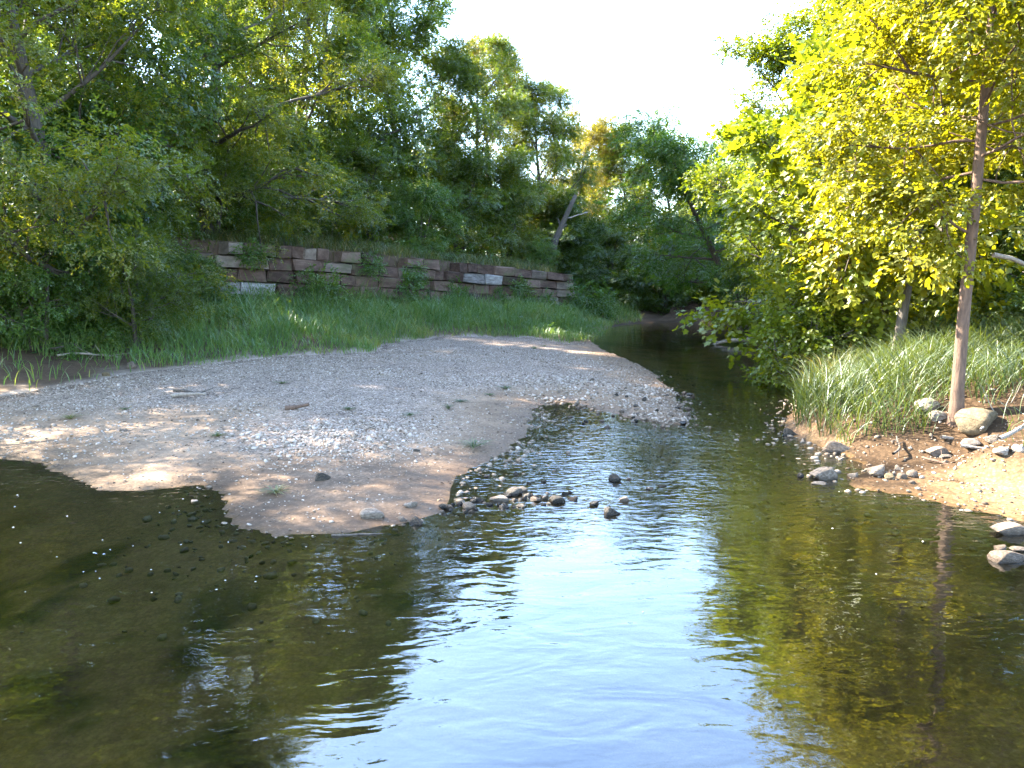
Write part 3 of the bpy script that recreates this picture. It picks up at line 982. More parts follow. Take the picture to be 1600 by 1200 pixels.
def pix_of(x, y, z):
    vx, vy, vz = x, y, z - H_CAM
    d = vy * CP - vz * SP
    return 800 + FPX * vx / d, 600 - FPX * (vy * SP + vz * CP) / d


NC = 5                                   # courses, the lowest half buried
for c in range(NC):
    s = rng.uniform(-0.8, 0.0)
    while s < cum[-1] - 0.3:
        L = rng.choice([0.7, 0.9, 1.05, 1.2, 1.35, 1.6]) * rng.uniform(0.9, 1.1)
        mid = s + L / 2
        x, y, zb, zt = wall_at(mid)
        x2, y2, zb2, zt2 = wall_at(mid + 0.4)
        x1, y1, zb1, zt1 = wall_at(mid - 0.4)
        ch = (zt - zb + 0.20) / NC
        z = zb - 0.20 + (c + 0.5) * ch
        rz = math.atan2(y2 - y1, x2 - x1)
        f0, f1 = (c + 0.5) / NC, None
        zz2 = zb2 - 0.2 + (c + 0.5) * ((zt2 - zb2 + 0.2) / NC)
        zz1 = zb1 - 0.2 + (c + 0.5) * ((zt1 - zb1 + 0.2) / NC)
        slope = math.atan2(zz2 - zz1, math.hypot(x2 - x1, y2 - y1) + 1e-6)
        px, py = pix_of(x, y, z)
        mat = M_BLOCK
        u = rng.random()
        if u > 0.86:
            mat = M_BLOCK_GREY
        if c == 1 and 355 < px < 412 or c == 3 and 738 < px < 772:
            mat = M_BLOCK_PALE
        if c == 3 and 335 < px < 388:
            mat = M_BLOCK_GREY
        if c == NC - 1 and rng.random() < 0.12:
            s += L
            continue
        prot = rng.uniform(-0.10, 0.12)
        nxv, nyv = math.sin(rz), -math.cos(rz)          # towards the creek
        block(rng.randrange(9), mat, (x + nxv * (prot - 0.32), y + nyv * (prot - 0.32), z + rng.uniform(-0.015, 0.015)), rz,
              -slope + rng.uniform(-0.035, 0.035), (L - 0.035, 0.72, ch - rng.uniform(0.0, 0.06)))
        s += L
    
# ------------------------------------------------------------------ grass
def blades(rng, x, y, h, w, droop, name, mat, label, tint0, tsd=0.16):
    n = len(x)
    z = height(x, y)[0] - 0.02
    az = rng.uniform(0, 2 * math.pi, n)
    lean = rng.uniform(0.05, 0.45, n) + droop
    seg = 3
    t = np.linspace(0, 1, seg + 1)
    dirx, diry = np.cos(az), np.sin(az)
    out = lean[:, None] * (t ** 1.8)[None] * h[:, None]
    rise = h[:, None] * (t[None] - 0.45 * lean[:, None] * t[None] ** 2.4)
    cx, cyv, cz = x[:, None] + dirx[:, None] * out, y[:, None] + diry[:, None] * out, z[:, None] + rise
    sa = az + rng.uniform(0.6, 2.5, n)
    sxv, syv = np.cos(sa)[:, None], np.sin(sa)[:, None]
    hw = (w[:, None] * 0.5) * np.array([0.8, 1.0, 0.75])[None]
    L = np.stack([cx[:, :3] - sxv * hw, cyv[:, :3] - syv * hw, cz[:, :3]], -1)
    R = np.stack([cx[:, :3] + sxv * hw, cyv[:, :3] + syv * hw, cz[:, :3]], -1)
    tip = np.stack([cx[:, 3:], cyv[:, 3:], cz[:, 3:]], -1)
    V = np.concatenate([L, R, tip], 1)
    f = np.array([(0, 3, 4), (0, 4, 1), (1, 4, 5), (1, 5, 2), (2, 5, 6)])
    F = f[None] + (np.arange(n) * 7)[:, None, None]
    tint = np.clip(tint0 + rng.normal(0, tsd, n), 0, 1)
    o = link(name, mesh_np(name, V.reshape(-1, 3), F.reshape(-1, 3), {'tint': np.repeat(tint, 7)}), mat)
    tag(o, label, None, None, 'stuff')
    return o


def scatter(rng, n, x0, x1, y0, y1):
    return rng.uniform(x0, x1, n), rng.uniform(y0, y1, n)


rng = np.random.default_rng(21)
# foot of the wall: long green grass
x, y = scatter(rng, 230000, -22, 8, 12, 50)
_, z = height(x, y)
clump = 0.5 + fbm(x * 0.9, y * 0.9, 3)
k = z['ing'] & (~z['behind']) & (z['dg'] > 0.15 * rng.random(len(x))) & (rng.random(len(x)) < 0.35 + 0.9 * clump) & (x > -16 + 0.0 * y)
k &= ~((x < -7.6) & (y < 18.8) & (rng.random(len(x)) < 0.93))
x, y = x[k][:46000], y[k][:46000]
dgk = height(x, y)[1]['dg']
hgt = (0.26 + 0.34 * sstep(0.2, 2.5, dgk)) * rng.uniform(0.6, 1.3, len(x)) * (0.25 + 1.7 * np.clip(0.5 + 1.3 * fbm(x * 0.8, y * 0.8, 3), 0, 1))
hgt = hgt * np.where(rng.random(len(x)) < 0.12, 1.6, 1.0)
blades(rng, x, y, hgt, rng.uniform(0.012, 0.026, len(x)), 0.25, 'grass', M_GRASS, 'long green grass at the foot of the stone wall', 0.42 + 0.7 * fbm(x * 0.6, y * 0.6) + 0.16 * sstep(1.0, 0.2, dgk), 0.2)
# grass and weeds on top of the wall
x, y = scatter(rng, 120000, -20, 8, 24, 52)
_, z = height(x, y)
k = z['behind'] & (z['dwl'] < 4.0) & (z['dwl'] > 0.35) & (z['s'] > 2.3) & (z['s'] < 9)
x, y = x[k][:16000], y[k][:16000]
blades(rng, x, y, rng.uniform(0.25, 0.75, len(x)), rng.uniform(0.016, 0.03, len(x)), 0.3, 'grass', M_GRASS_DRY, 'dry mixed grass along the top of the stone wall', 0.50 + 0.4 * fbm(x * 0.5, y * 0.5))
# right bank
x, y = scatter(rng, 160000, 3.5, 17, 8.5, 30)
_, z = height(x, y)
k = z['isr'] & (~z['wet']) & np.where(z['bch'] > 0.5, z['dw'] > 1.5 + 0.6 * rng.random(len(x)), z['dw'] > 0.12)
k &= (np.hypot(x - NX, y - NY) > 0.35) & ~((x > NX - 1.0) & (x < NX + 2.2) & (y < NY - 0.1) & (rng.random(len(x)) < 0.9))
w8 = np.exp(-((y - 12) / 8) ** 2) * 0.9 + 0.12
k &= rng.random(len(x)) < w8
x, y = x[k][:38000], y[k][:38000]
zz = height(x, y)[1]
dry = sstep(1.6, 0.3, zz['dw']) * sstep(13.5, 16, y) 
hgt = rng.uniform(0.4, 1.0, len(x)) * (0.65 + 0.8 * (0.5 + fbm(x * 0.8, y * 0.8, 2)))
blades(rng, x, y, hgt, rng.uniform(0.008, 0.017, len(x)), 0.45, 'grass', M_GRASS_DRY, 'long arching grass on the right bank around the slender tree', 0.12 + 0.55 * dry + 0.35 * fbm(x * 0.5, y * 0.5))

# ------------------------------------------------------------------ gravel
def ico(sub):
    bm = bmesh.new()
    bmesh.ops.create_icosphere(bm, subdivisions=sub, radius=1.0)
    V = np.array([v.co[:] for v in bm.verts])
    F = np.array([[v.index for v in f.verts] for f in bm.faces])
    bm.free()
    return V, F


def rock_shape(seed, sub, cuts=14, lo=0.62, hi=0.95, rough=0.05):
    rng = np.random.default_rng(seed)
    V, F = ico(sub)
    V = V.copy()
    for _ in range(cuts):
        n = norm(rng.normal(0, 1, 3))
        d = rng.uniform(lo, hi)
        ex = np.maximum(0, V @ n - d)
        V -= ex[:, None] * n[None] * 0.985
    if rough:
        V *= (1 + rough * 2 * (vnoise(V[:, 0] * 2.3 + seed, V[:, 1] * 2.3 + V[:, 2] * 1.7) - 0.5))[:, None]
        V *= (1 + rough * (vnoise(V[:, 0] * 6 + seed, V[:, 1] * 6 - V[:, 2] * 5) - 0.5))[:, None]
    return V, F


def rand_rot(rng, n, tilt=0.5):
    az = rng.uniform(0, 2 * math.pi, n)
    a, b = rng.normal(0, tilt, n), rng.normal(0, tilt, n)
    ca, sa = np.cos(az), np.sin(az)
    Z = np.zeros(n)
    Rz = np.stack([np.stack([ca, -sa, Z], -1), np.stack([sa, ca, Z], -1), np.stack([Z, Z, Z + 1], -1)], -2)
    Rx = np.stack([np.stack([Z + 1, Z, Z], -1), np.stack([Z, np.cos(a), -np.sin(a)], -1), np.stack([Z, np.sin(a), np.cos(a)], -1)], -2)
    Ry = np.stack([np.stack([np.cos(b), Z, np.sin(b)], -1), np.stack([Z, Z + 1, Z], -1), np.stack([-np.sin(b), Z, np.cos(b)], -1)], -2)
    return Rz @ Rx @ Ry


def pebble_mat():
    m, nt, out = nodes_of('pebbles')
    at = N(nt, 'Attribute', attribute_name='tint')
    ge = N(nt, 'NewGeometry')
    sx = N(nt, 'SeparateXYZ')
    nt.links.new(ge.outputs['Position'], sx.inputs[0])
    col = ramp(nt, at.outputs['Fac'], [(0.0, (0.062, 0.046, 0.033)), (0.3, (0.180, 0.142, 0.108)), (0.6, (0.31, 0.258, 0.212)), (1.0, (0.41, 0.36, 0.31))])
    no = N(nt, 'TexNoise', Scale=45.0, Detail=3.0)
    nt.links.new(ge.outputs['Position'], no.inputs['Vector'])
    col = mixc(nt, 0.7, col, ramp(nt, no.outputs[0], [(0.3, (0.75, 0.73, 0.7)), (0.7, (1.2, 1.2, 1.2))]), 'MULTIPLY')
    w = ramp(nt, sx.outputs[2], [(0.012, (1, 1, 1)), (0.05, (0, 0, 0))])
    col = mixc(nt, math_n(nt, 'MULTIPLY', w, 0.7), col, mixc(nt, 1.0, col, (0.30, 0.26, 0.20), 'MULTIPLY'))
    p = N(nt, 'BsdfPrincipled', Roughness=0.9)
    p.inputs['Specular IOR Level'].default_value = 0.15
    nt.links.new(col, p.inputs['Base Color'])
    nt.links.new(p.outputs[0], out.inputs[0])
    return m


M_PEB = pebble_mat()
rng = np.random.default_rng(33)


def pebbles(name, label, x, y, size, tint, sink=0.25):
    n = len(x)
    z = height(x, y)[0]
    octa = np.array([(1, 0, 0), (0, 1, 0), (-1, 0, 0), (0, -1, 0), (0, 0, 1), (0, 0, -1)], float)
    of = np.array([(0, 1, 4), (1, 2, 4), (2, 3, 4), (3, 0, 4), (1, 0, 5), (2, 1, 5), (3, 2, 5), (0, 3, 5)])
    shapes = [rock_shape(200 + i, 1, 6, 0.6, 0.95, 0.0) for i in range(5)] + [(octa * rng.uniform(0.75, 1.25, (6, 1)), of) for i in range(5)]
    which = np.where(y < 12.5, rng.integers(0, 5, n), rng.integers(5, 10, n))
    VV, FF, TT, off = [], [], [], 0
    for q in range(10):
        m = which == q
        k = m.sum()
        if not k:
            continue
        V, F = shapes[q]
        sc = size[m][:, None] * np.stack([rng.uniform(0.8, 1.4, k), rng.uniform(0.7, 1.1, k), rng.uniform(0.35, 0.7, k)], 1)
        W = np.einsum('nij,nvj->nvi', rand_rot(rng, k, 0.3), V[None] * sc[:, None])
        W += np.stack([x[m], y[m], z[m] + size[m] * sink], 1)[:, None]
        VV.append(W.reshape(-1, 3))
        FF.append((F[None] + (np.arange(k) * len(V))[:, None, None] + off).reshape(-1, 3))
        TT.append(np.repeat(tint[m], len(V)))
        off += k * len(V)
    o = link(name, mesh_np(name, np.vstack(VV), np.vstack(FF), {'tint': np.concatenate(TT)}), M_PEB)
    return tag(o, label, None, None, 'stuff')


x, y = scatter(rng, 420000, -13, 5, 6, 36)
_, z = height(x, y)
den = 1.0 / (1 + np.exp(-(y - 9) * 0.0)) * np.clip(12.0 / y, 0, 1.2) ** 1.6
sandy_p = np.clip(sstep(2.4, 0.5, z['dw'] + 0.9 * fbm(x * 0.45, y * 0.45) * 2) + sstep(-3.2, -5.5, x) * sstep(14.5, 12.5, y), 0, 1)
spit = sstep(-0.5, 1.0, x) * sstep(12.5, 13.5, y) * sstep(22, 19, y)
k = (~z['wet']) & (~z['isr']) & (~z['ing'] | (z['dg'] < 0.2)) & (rng.random(len(x)) < den * (1 - 0.72 * sandy_p * (1 - spit)) * (1 - 0.5 * sstep(11.0, 9.0, y)) * np.clip(0.2 + 2.2 * (0.42 + fbm(x * 0.55 + 3, y * 0.55, 3)), 0.05, 1.2))
x, y = x[k][:48000], y[k][:48000]
spit = sstep(-0.5, 1.0, x) * sstep(12.0, 13.0, y) * sstep(22, 19, y)
size = np.clip(np.exp(rng.normal(math.log(0.0128), 0.42, len(x))), 0.006, 0.045) * (1 + 0.55 * spit) * np.clip(1 + 2.2 * fbm(x * 0.35 + 8, y * 0.6, 3), 0.65, 1.3) * (1 - 0.4 * sstep(10.8, 9.0, y))
pebbles('gravel', 'pale grey pebbles covering the gravel bar', x, y, size, np.clip(rng.normal(0.54, 0.22, len(x)), 0, 1))
# pebbles under shallow water
x, y = scatter(rng, 60000, -4, 7, 5.5, 22)
_, z = height(x, y)
k = z['wet'] & (rng.random(len(x)) < np.exp(-z['dw'] * 1.2) * 0.6 + 0.35 * z['riffle'])
x, y = x[k][:4000], y[k][:4000]
size = np.clip(np.exp(rng.normal(math.log(0.026), 0.45, len(x))), 0.01, 0.06)
pebbles('creek_bed_gravel', 'brown pebbles lying under the shallow water of the riffle', x, y, size, np.clip(rng.normal(0.62, 0.2, len(x)), 0, 1))

# grit and small stones on the beach and along the foot of the right bank
x, y = scatter(rng, 30000, 3, 11, 6, 20)
_, z = height(x, y)
k = z['isr'] & (~z['wet']) & (z['dw'] < 2.6) & (rng.random(len(x)) < np.where(z['bch'] > 0.5, 0.5, 0.25))
x, y = x[k][:3200], y[k][:3200]
size = np.clip(np.exp(rng.normal(math.log(0.013), 0.5, len(x))), 0.006, 0.05)
pebbles('beach_grit', 'brown grit and small stones on the beach of the right bank', x, y, size, np.clip(rng.normal(0.30, 0.18, len(x)), 0, 1))

# ------------------------------------------------------------------ stones one can pick out
ROCKS = [rock_shape(300 + i, 3, 10, 0.36, 0.74, 0.05) for i in range(8)]
ROCKS += [rock_shape(330 + i, 3, 9, 0.60, 0.95, 0.09) for i in range(3)]
ROCKS = [(V_ / np.abs(V_).max(0), F_) for V_, F_ in ROCKS]
rock_cache = {}


def stone(px, py, wpx, asp, hr, mat, label, group=None, shape=0, rz=0.0, z=None, up=0.35, name='stone', cat='stone'):
    """a stone whose foot shows at photo pixel (px, py), wpx photo pixels wide"""
    gx_, gy_, zz = hit(px, py)
    g = hz(gx_, gy_) if z is None else z
    dist = math.hypot(gy_, H_CAM)
    w = wpx / FPX * dist / 2
    key = (shape, mat.name)
    if key not in rock_cache:
        V, F = ROCKS[shape]
        me = mesh_np('stone', V, F, None, False)
        me.materials.append(mat)
        rock_cache[key] = me
    zc = max(g, -0.10 * w * hr)
    o = link(name, rock_cache[key], None, None, (gx_, gy_ + w * asp * 0.5, zc + w * hr * up), (0.0, 0.0, rz), (w, w * asp, w * hr))
    return tag(o, label, cat, group)


GS = 'stones across the riffle'
GB = 'stones at the foot of the right bank'
GE = 'stones along the edge of the gravel bar'
S = [
    (962, 752, 25, 0.9, 0.85, M_ROCK_DARK, 'dark mossy stone alone in the riffle', GS, 8),
    (954, 806, 34, 0.8, 0.75, M_ROCK_DARK, 'dark pointed stone nearest the smooth blue water', GS, 1),
    (974, 784, 20, 0.8, 0.7, M_ROCK, 'small tan stone just above the dark pointed stone', GS, 2),
    (928, 790, 24, 0.9, 0.55, M_ROCK_DARK, 'low stone left of the dark pointed stone', GS, 3),
    (870, 786, 30, 0.8, 0.75, M_ROCK_DARK, 'dark rounded stone near the right end of the stone line', GS, 9),
    (897, 782, 22, 0.9, 0.6, M_ROCK_DARK, 'dark stone at the right end of the stone line', GS, 4),
    (884, 774, 16, 0.9, 0.6, M_ROCK_DARK, 'small dark stone behind the right end of the stone line', GS, 0),
    (840, 784, 26, 0.9, 0.6, M_ROCK, 'brown stone in the middle of the stone line', GS, 5),
    (850, 790, 12, 0.9, 0.7, M_ROCK_DARK, 'tiny dark stone before the middle of the stone line', GS, 6),
    (805, 774, 32, 0.8, 0.75, M_ROCK_DARK, 'grey rounded stone behind the flat white slab', GS, 10),
    (817, 768, 18, 0.9, 0.8, M_ROCK, 'small stone leaning on the grey rounded stone', GS, 8),
    (777, 784, 38, 0.8, 0.38, M_ROCK_WHITE, 'flat white slab in the stone line', GS, 2),
    (733, 795, 24, 0.9, 0.85, M_ROCK, 'orange brown stone at the left of the stone line', GS, 8),
    (748, 784, 16, 0.9, 0.7, M_ROCK_DARK, 'dark stone between the orange stone and white slab', GS, 0),
    (812, 722, 15, 0.9, 1.1, M_ROCK_WHITE, 'upright pale stone standing in the water by the sand', GS, 4),
    (806, 742, 14, 0.9, 0.6, M_ROCK_DARK, 'small dark stone in the still pool by the sand', GS, 1),
    (849, 754, 11, 0.9, 0.7, M_ROCK_DARK, 'small black stone between pool and riffle', GS, 3),
    (828, 757, 12, 0.9, 0.5, M_ROCK_DARK, 'low dark stone on the right rim of the still pool', GS, 5),
    (1017, 765, 18, 0.9, 0.4, M_ROCK_DARK, 'dark flat stone right of the lone mossy stone', GS, 6),
    (1034, 761, 20, 0.7, 0.35, M_ROCK_DARK, 'dark low stone farthest right in the upper riffle', GS, 7),
    (982, 750, 10, 0.9, 0.6, M_ROCK, 'tiny brown stone beside the lone mossy stone', GS, 2),
    (760, 745, 14, 0.9, 0.3, M_ROCK, 'flat stone at the sandy rim of the still pool', GS, 3),
    (893, 652, 13, 0.8, 0.4, M_ROCK_WHITE, 'pale flat stone in the dark inlet', GS, 5),
    # bar edge
    (578, 810, 46, 0.7, 0.42, M_ROCK_WHITE, 'big white stone half sunk in the mud of the bar', GE, 9),
    (640, 793, 22, 0.8, 0.55, M_ROCK_WHITE, 'pale stone on the mud right of the big white stone', GE, 3),
    (648, 820, 28, 0.8, 0.6, M_ROCK_DARK, 'dark grey stone at the water edge of the bar tip', GE, 1),
    (628, 814, 16, 0.8, 0.6, M_ROCK, 'small pale stone left of the dark grey stone', GE, 6),
    (504, 752, 27, 0.9, 0.65, M_ROCK_DARK, 'dark lump on the trampled mud of the bar', GE, 0),
    (700, 796, 15, 0.9, 0.6, M_ROCK, 'small stone where the stone line meets the bar', GE, 2),
    (716, 783, 14, 0.9, 0.6, M_ROCK_WHITE, 'pale cobble beside the orange brown stone', GE, 4),
    (722, 757, 12, 0.9, 0.7, M_ROCK_WHITE, 'small white cobble above the stone line', GE, 7),
    (652, 706, 14, 0.9, 0.5, M_ROCK_DARK, 'dark cobble on the sand in the middle of the bar', GE, 5),
    (205, 576, 18, 0.9, 0.9, M_ROCK, 'stone on the edge of the bare earth at the left', GE, 8),
    (165, 588, 16, 0.9, 0.7, M_ROCK_TAN, 'brown stone below the roots at the left', GE, 9),
    # right bank
    (1235, 682, 30, 0.9, 0.65, M_ROCK_DARK, 'dark wet stone at the tip of the right bank', GB, 1),
    (1313, 708, 50, 0.6, 0.5, M_ROCK, 'pointed grey stone below the overhanging grass', GB, 0),
    (1286, 750, 46, 0.8, 0.62, M_ROCK_WHITE, 'pale blocky stone standing in the shallow water', GB, 2),
    (1284, 757, 34, 0.6, 0.18, M_ROCK_WHITE, 'thin flat slab in front of the pale blocky stone', GB, 6),
    (1252, 746, 11, 0.9, 1.0, M_ROCK_DARK, 'small black stone left of the pale blocky stone', GB, 8),
    (1373, 745, 38, 0.9, 0.7, M_ROCK, 'large tan stone at the head of the beach', GB, 3),
    (1336, 746, 18, 0.9, 0.6, M_ROCK, 'small tan stone left of the large tan stone', GB, 4),
    (1394, 749, 20, 0.9, 0.8, M_ROCK_TAN, 'brown stone right of the large tan stone', GB, 5),
    (1411, 748, 15, 0.9, 0.9, M_ROCK, 'rounded pale stone in the little heap on the beach', GB, 9),
    (1428, 746, 18, 0.9, 0.9, M_ROCK, 'rightmost stone of the little heap on the beach', GB, 10),
    (1404, 735, 14, 0.9, 0.8, M_ROCK, 'stone at the back of the little heap on the beach', GB, 1),
    (1425, 757, 11, 0.9, 0.7, M_ROCK, 'tiny stone in front of the little heap on the beach', GB, 2),
    (1464, 714, 38, 0.8, 0.6, M_ROCK, 'pale flat faced stone under the tree roots', GB, 2),
    (1477, 716, 26, 0.7, 0.45, M_ROCK_WHITE, 'thin pale slab in front of the stone under the roots', GB, 7),
    (1524, 700, 40, 0.8, 0.55, M_ROCK_WHITE, 'pale stone right below the slender tree', GB, 5),
    (1556, 690, 26, 0.8, 0.6, M_ROCK_WHITE, 'pale stone below the tan boulder', GB, 4),
    (1568, 712, 36, 0.8, 0.5, M_ROCK_WHITE, 'white stone among the driftwood at the right edge', GB, 3),
    (1597, 706, 24, 0.8, 0.7, M_ROCK_WHITE, 'white stone cut by the right edge among driftwood', GB, 6),
    (1454, 643, 40, 0.9, 0.72, M_ROCK_WHITE, 'cracked white boulder in the grass left of the slender tree', GB, 10),
    (1468, 656, 30, 0.9, 0.7, M_ROCK_WHITE, 'smaller white boulder beside the cracked one', GB, 9),
    (1535, 670, 62, 0.9, 0.76, M_ROCK_TAN, 'large tan boulder right of the slender tree', GB, 9),
    (1578, 836, 60, 0.7, 0.40, M_ROCK, 'flat grey slab on the water edge at the right', GB, 2),
    (1588, 880, 70, 0.7, 0.35, M_ROCK, 'grey slab lying in the water at the right edge', GB, 0),
    (1566, 862, 26, 0.8, 0.5, M_ROCK, 'small grey stone between the two slabs at the right', GB, 3),
    (1592, 862, 30, 0.8, 0.5, M_ROCK, 'grey stone resting behind the slab in the water', GB, 7),
]
for i, q in enumerate(S):
    px, py, wpx, asp, hr, mat, lab, grp, shp = q
    if grp == GS:
        wpx, hr = wpx * 0.9, hr * 0.85
    stone(px, py, wpx, asp, hr, mat, lab, grp, shp, rz=(i * 1.7) % 0.9 - 0.45)
# the loose cobbles of the line and the spit look all alike
rng2 = random.Random(8)
for i in range(46):
    t = rng2.random()
    px, py = 690 + 200 * t, 796 - 18 * t + rng2.uniform(-12, 10)
    stone(px, py, rng2.uniform(7, 14), 0.9, rng2.uniform(0.5, 0.9), rng2.choice([M_ROCK, M_ROCK_DARK, M_ROCK_DARK]), 'small loose cobble in the stone line across the riffle',
          'small cobbles of the stone line', rng2.randrange(11), rng2.uniform(0, 3), name='cobble', cat='cobble')
for i in range(44):
    px, py = rng2.uniform(900, 1085), rng2.uniform(612, 672)
    stone(px, py, rng2.uniform(6, 13), 0.9, rng2.uniform(0.5, 0.9), rng2.choice([M_ROCK, M_ROCK, M_ROCK_DARK]), 'loose cobble on the gravel spit reaching into the creek',
          'cobbles of the gravel spit', rng2.randrange(11), rng2.uniform(0, 3), name='cobble', cat='cobble')

# ------------------------------------------------------------------ driftwood, roots, tufts
def lay_stick(px, py, length, r, rz, label, mat=M_DEAD, tilt=0.0, seed=1, forks=1, lift=0.0, cat='stick', name='stick', group=None):
    x_, y_, zz = hit(px, py)
    o = link(name, stick_mesh(name, seed, length, r, r * 0.5, 0.10, forks), mat, None, (x_, y_, zz + r * 0.7 + lift), (0, -tilt, rz))
    return tag(o, label, cat, group)


lay_stick(446, 641, 0.42, 0.05, 0.15, 'reddish brown chunk of driftwood on the gravel bar', M_BARK_RED, seed=2, forks=0, cat='driftwood', name='driftwood')
lay_stick(272, 612, 1.0, 0.035, -0.1, 'dark stick lying on the upper gravel at the left', M_BARK, seed=3)
lay_stick(270, 621, 0.75, 0.045, -0.05, 'grey stick just below the dark stick on the gravel', M_DEAD, seed=4, forks=0)
lay_stick(518, 838, 0.75, 0.012, 0.2, 'thin curved twig at the muddy tip of the bar', M_BARK, seed=5)
lay_stick(188, 674, 0.35, 0.03, 0.1, 'short stick on the sunlit sand of the bar', M_BARK, seed=8, forks=0)
lay_stick(1470, 690, 1.6, 0.025, 0.1, 'long root running along the top of the beach', M_DEAD, seed=9, forks=3, lift=0.05)
lay_stick(1500, 712, 1.5, 0.022, -0.25, 'pale branch lying across the roots by the beach', M_DEAD, seed=10, forks=3, lift=0.12)
lay_stick(1530, 690, 1.1, 0.018, 0.5, 'forked driftwood branch below the tan boulder', M_DEAD, seed=12, forks=4, lift=0.15, tilt=0.25)
lay_stick(1440, 722, 0.7, 0.02, -0.7, 'short root poking from the earth of the right bank', M_BARK_RED, seed=13, forks=2, lift=0.05, tilt=-0.2)
lay_stick(1395, 722, 0.6, 0.02, 0.9, 'tangle of roots under the overhanging grass', M_BARK, seed=14, forks=5, lift=0.1, tilt=0.2)
lay_stick(1560, 700, 1.0, 0.03, 0.4, 'thick pale driftwood limb at the right edge', M_DEAD, seed=15, forks=2, lift=0.1, tilt=0.2)
lay_stick(90, 560, 1.6, 0.03, 0.3, 'pale roots sprawling on the bare earth at the left', M_DEAD, seed=16, forks=5, lift=0.05)
lay_stick(55, 548, 1.2, 0.03, -0.2, 'dark fallen branch on the bare earth under the left bush', M_BARK, seed=17, forks=4, lift=0.08)
# log and undercut root at the far right bank
lay_stick(1150, 519, 3.2, 0.20, -0.15, 'fallen log jutting from the right bank into the shaded pool', M_DEAD, seed=18, forks=3, lift=0.05, cat='log', name='log')
lay_stick(1168, 530, 2.6, 0.16, 0.3, 'dark leaning log below the fallen one', M_BARK, seed=19, forks=2, lift=0.1, tilt=0.35, cat='log', name='log')
lay_stick(1178, 540, 1.8, 0.09, 2.6, 'pale broken branch dipping into the water at the bank', M_DEAD, seed=20, forks=2, tilt=-0.1, lift=0.15)
# pale dead branch among the right trees
lay_stick(1535, 600, 2.2, 0.035, 0.1, 'pale bare dead branch jutting out behind the slender tree', M_DEAD, seed=22, forks=4, lift=1.9, tilt=-0.05, cat='branch', name='dead_branch')


def tuft_mesh(seed, n, h, spread):
    rng = np.random.default_rng(seed)
    az = rng.uniform(0, 6.283, n)
    r = spread * rng.random(n) ** 0.7
    x, y = r * np.cos(az), r * np.sin(az)
    hh = h * rng.uniform(0.5, 1.2, n)
    ln = hh * rng.uniform(0.3, 0.9, n)
    w = 0.006
    ca, sa = np.cos(az), np.sin(az)
    m1 = np.stack([x * 0.6, y * 0.6, hh * 0.8], -1)
    side = np.stack([-sa * w, ca * w, 0 * x], -1)
    tip = np.stack([x + ln * ca * 0.5, y + ln * sa * 0.5, hh * 0.75], -1)
    V = np.stack([m1 - side, m1 + side, tip], 1).reshape(-1, 3)
    V = np.vstack([V, [(0.0, 0.0, 0.0)]])
    b = np.arange(n) * 3
    F = np.concatenate([np.stack([0 * b + 3 * n, b + 1, b], 1), np.stack([b, b + 1, b + 2], 1)])
    t = np.append(np.repeat(np.clip(rng.normal(0.5, 0.2, n), 0, 1), 3), 0.5)
    return mesh_np('tuft', V, F, {'tint': t})


TUFTS = [tuft_mesh(i, 60, 0.05 + 0.015 * i, 0.16 + 0.06 * i) for i in range(4)]
for t_ in TUFTS:
    t_.materials.append(M_GRASS_DRY)
rng2 = random.Random(18)
TUFT_AT = ['on the sand at the left, below the bare earth', 'beside the sunlit streak in the middle of the bar', 'on the upper gravel, left of the reddish driftwood', 'on the mud near the still pool', 'above the dark inlet, first of a close row', 'above the dark inlet, behind the close row', 'on the sand left of the dark inlet', 'at the far tongue of gravel by the long grass', 'at the far tongue, right of its neighbour', 'halfway between driftwood and dark inlet', 'on the gravel right of the middle of the bar', 'at the left edge of the sand by the water', 'on the gravel right of the reddish driftwood', 'on the muddy tip of the bar']
for i, (px, py) in enumerate([(195, 640), (340, 682), (440, 600), (740, 700), (765, 618), (790, 608), (700, 640), (835, 545), (850, 541), (720, 628), (640, 650), (110, 655), (545, 640), (430, 770)]):
    x_, y_, zz = hit(px, py)
    o = link('grass_tuft', TUFTS[i % 4], None, None, (x_, y_, zz - 0.005), (0, 0, rng2.uniform(0, 6)), (rng2.uniform(0.6, 1.4), rng2.uniform(0.6, 1.4), rng2.uniform(0.6, 1.4)))
    tag(o, 'grass tuft ' + TUFT_AT[i], 'grass tuft', 'grass tufts on the gravel bar')

# weeds and creepers on the wall
def weed_mesh(seed, n, rx, ry, rzv, leaf, tmpl=LEAF4):
    rng = np.random.default_rng(seed)
    u = norm(rng.normal(0, 1, (n, 3))) * rng.random((n, 1)) ** 0.5
    pos = u * np.array([rx, ry, rzv]) + np.array([0, 0, rzv * 0.9])
    temps = [spray(rng, 9, leaf * 3, leaf, 0.6) for _ in range(3)]
    V, F, Tt = leaves_from_sprays(rng, pos, u + rng.normal(0, 0.4, (n, 3)), np.array([0, 0, 1.0]) + rng.normal(0, 0.5, (n, 3)), rng.uniform(0.7, 1.3, n), temps, tmpl, 0.6, rng.normal(0.5, 0.12, n))
    return mesh_np('weed', V, F, {'tint': Tt})


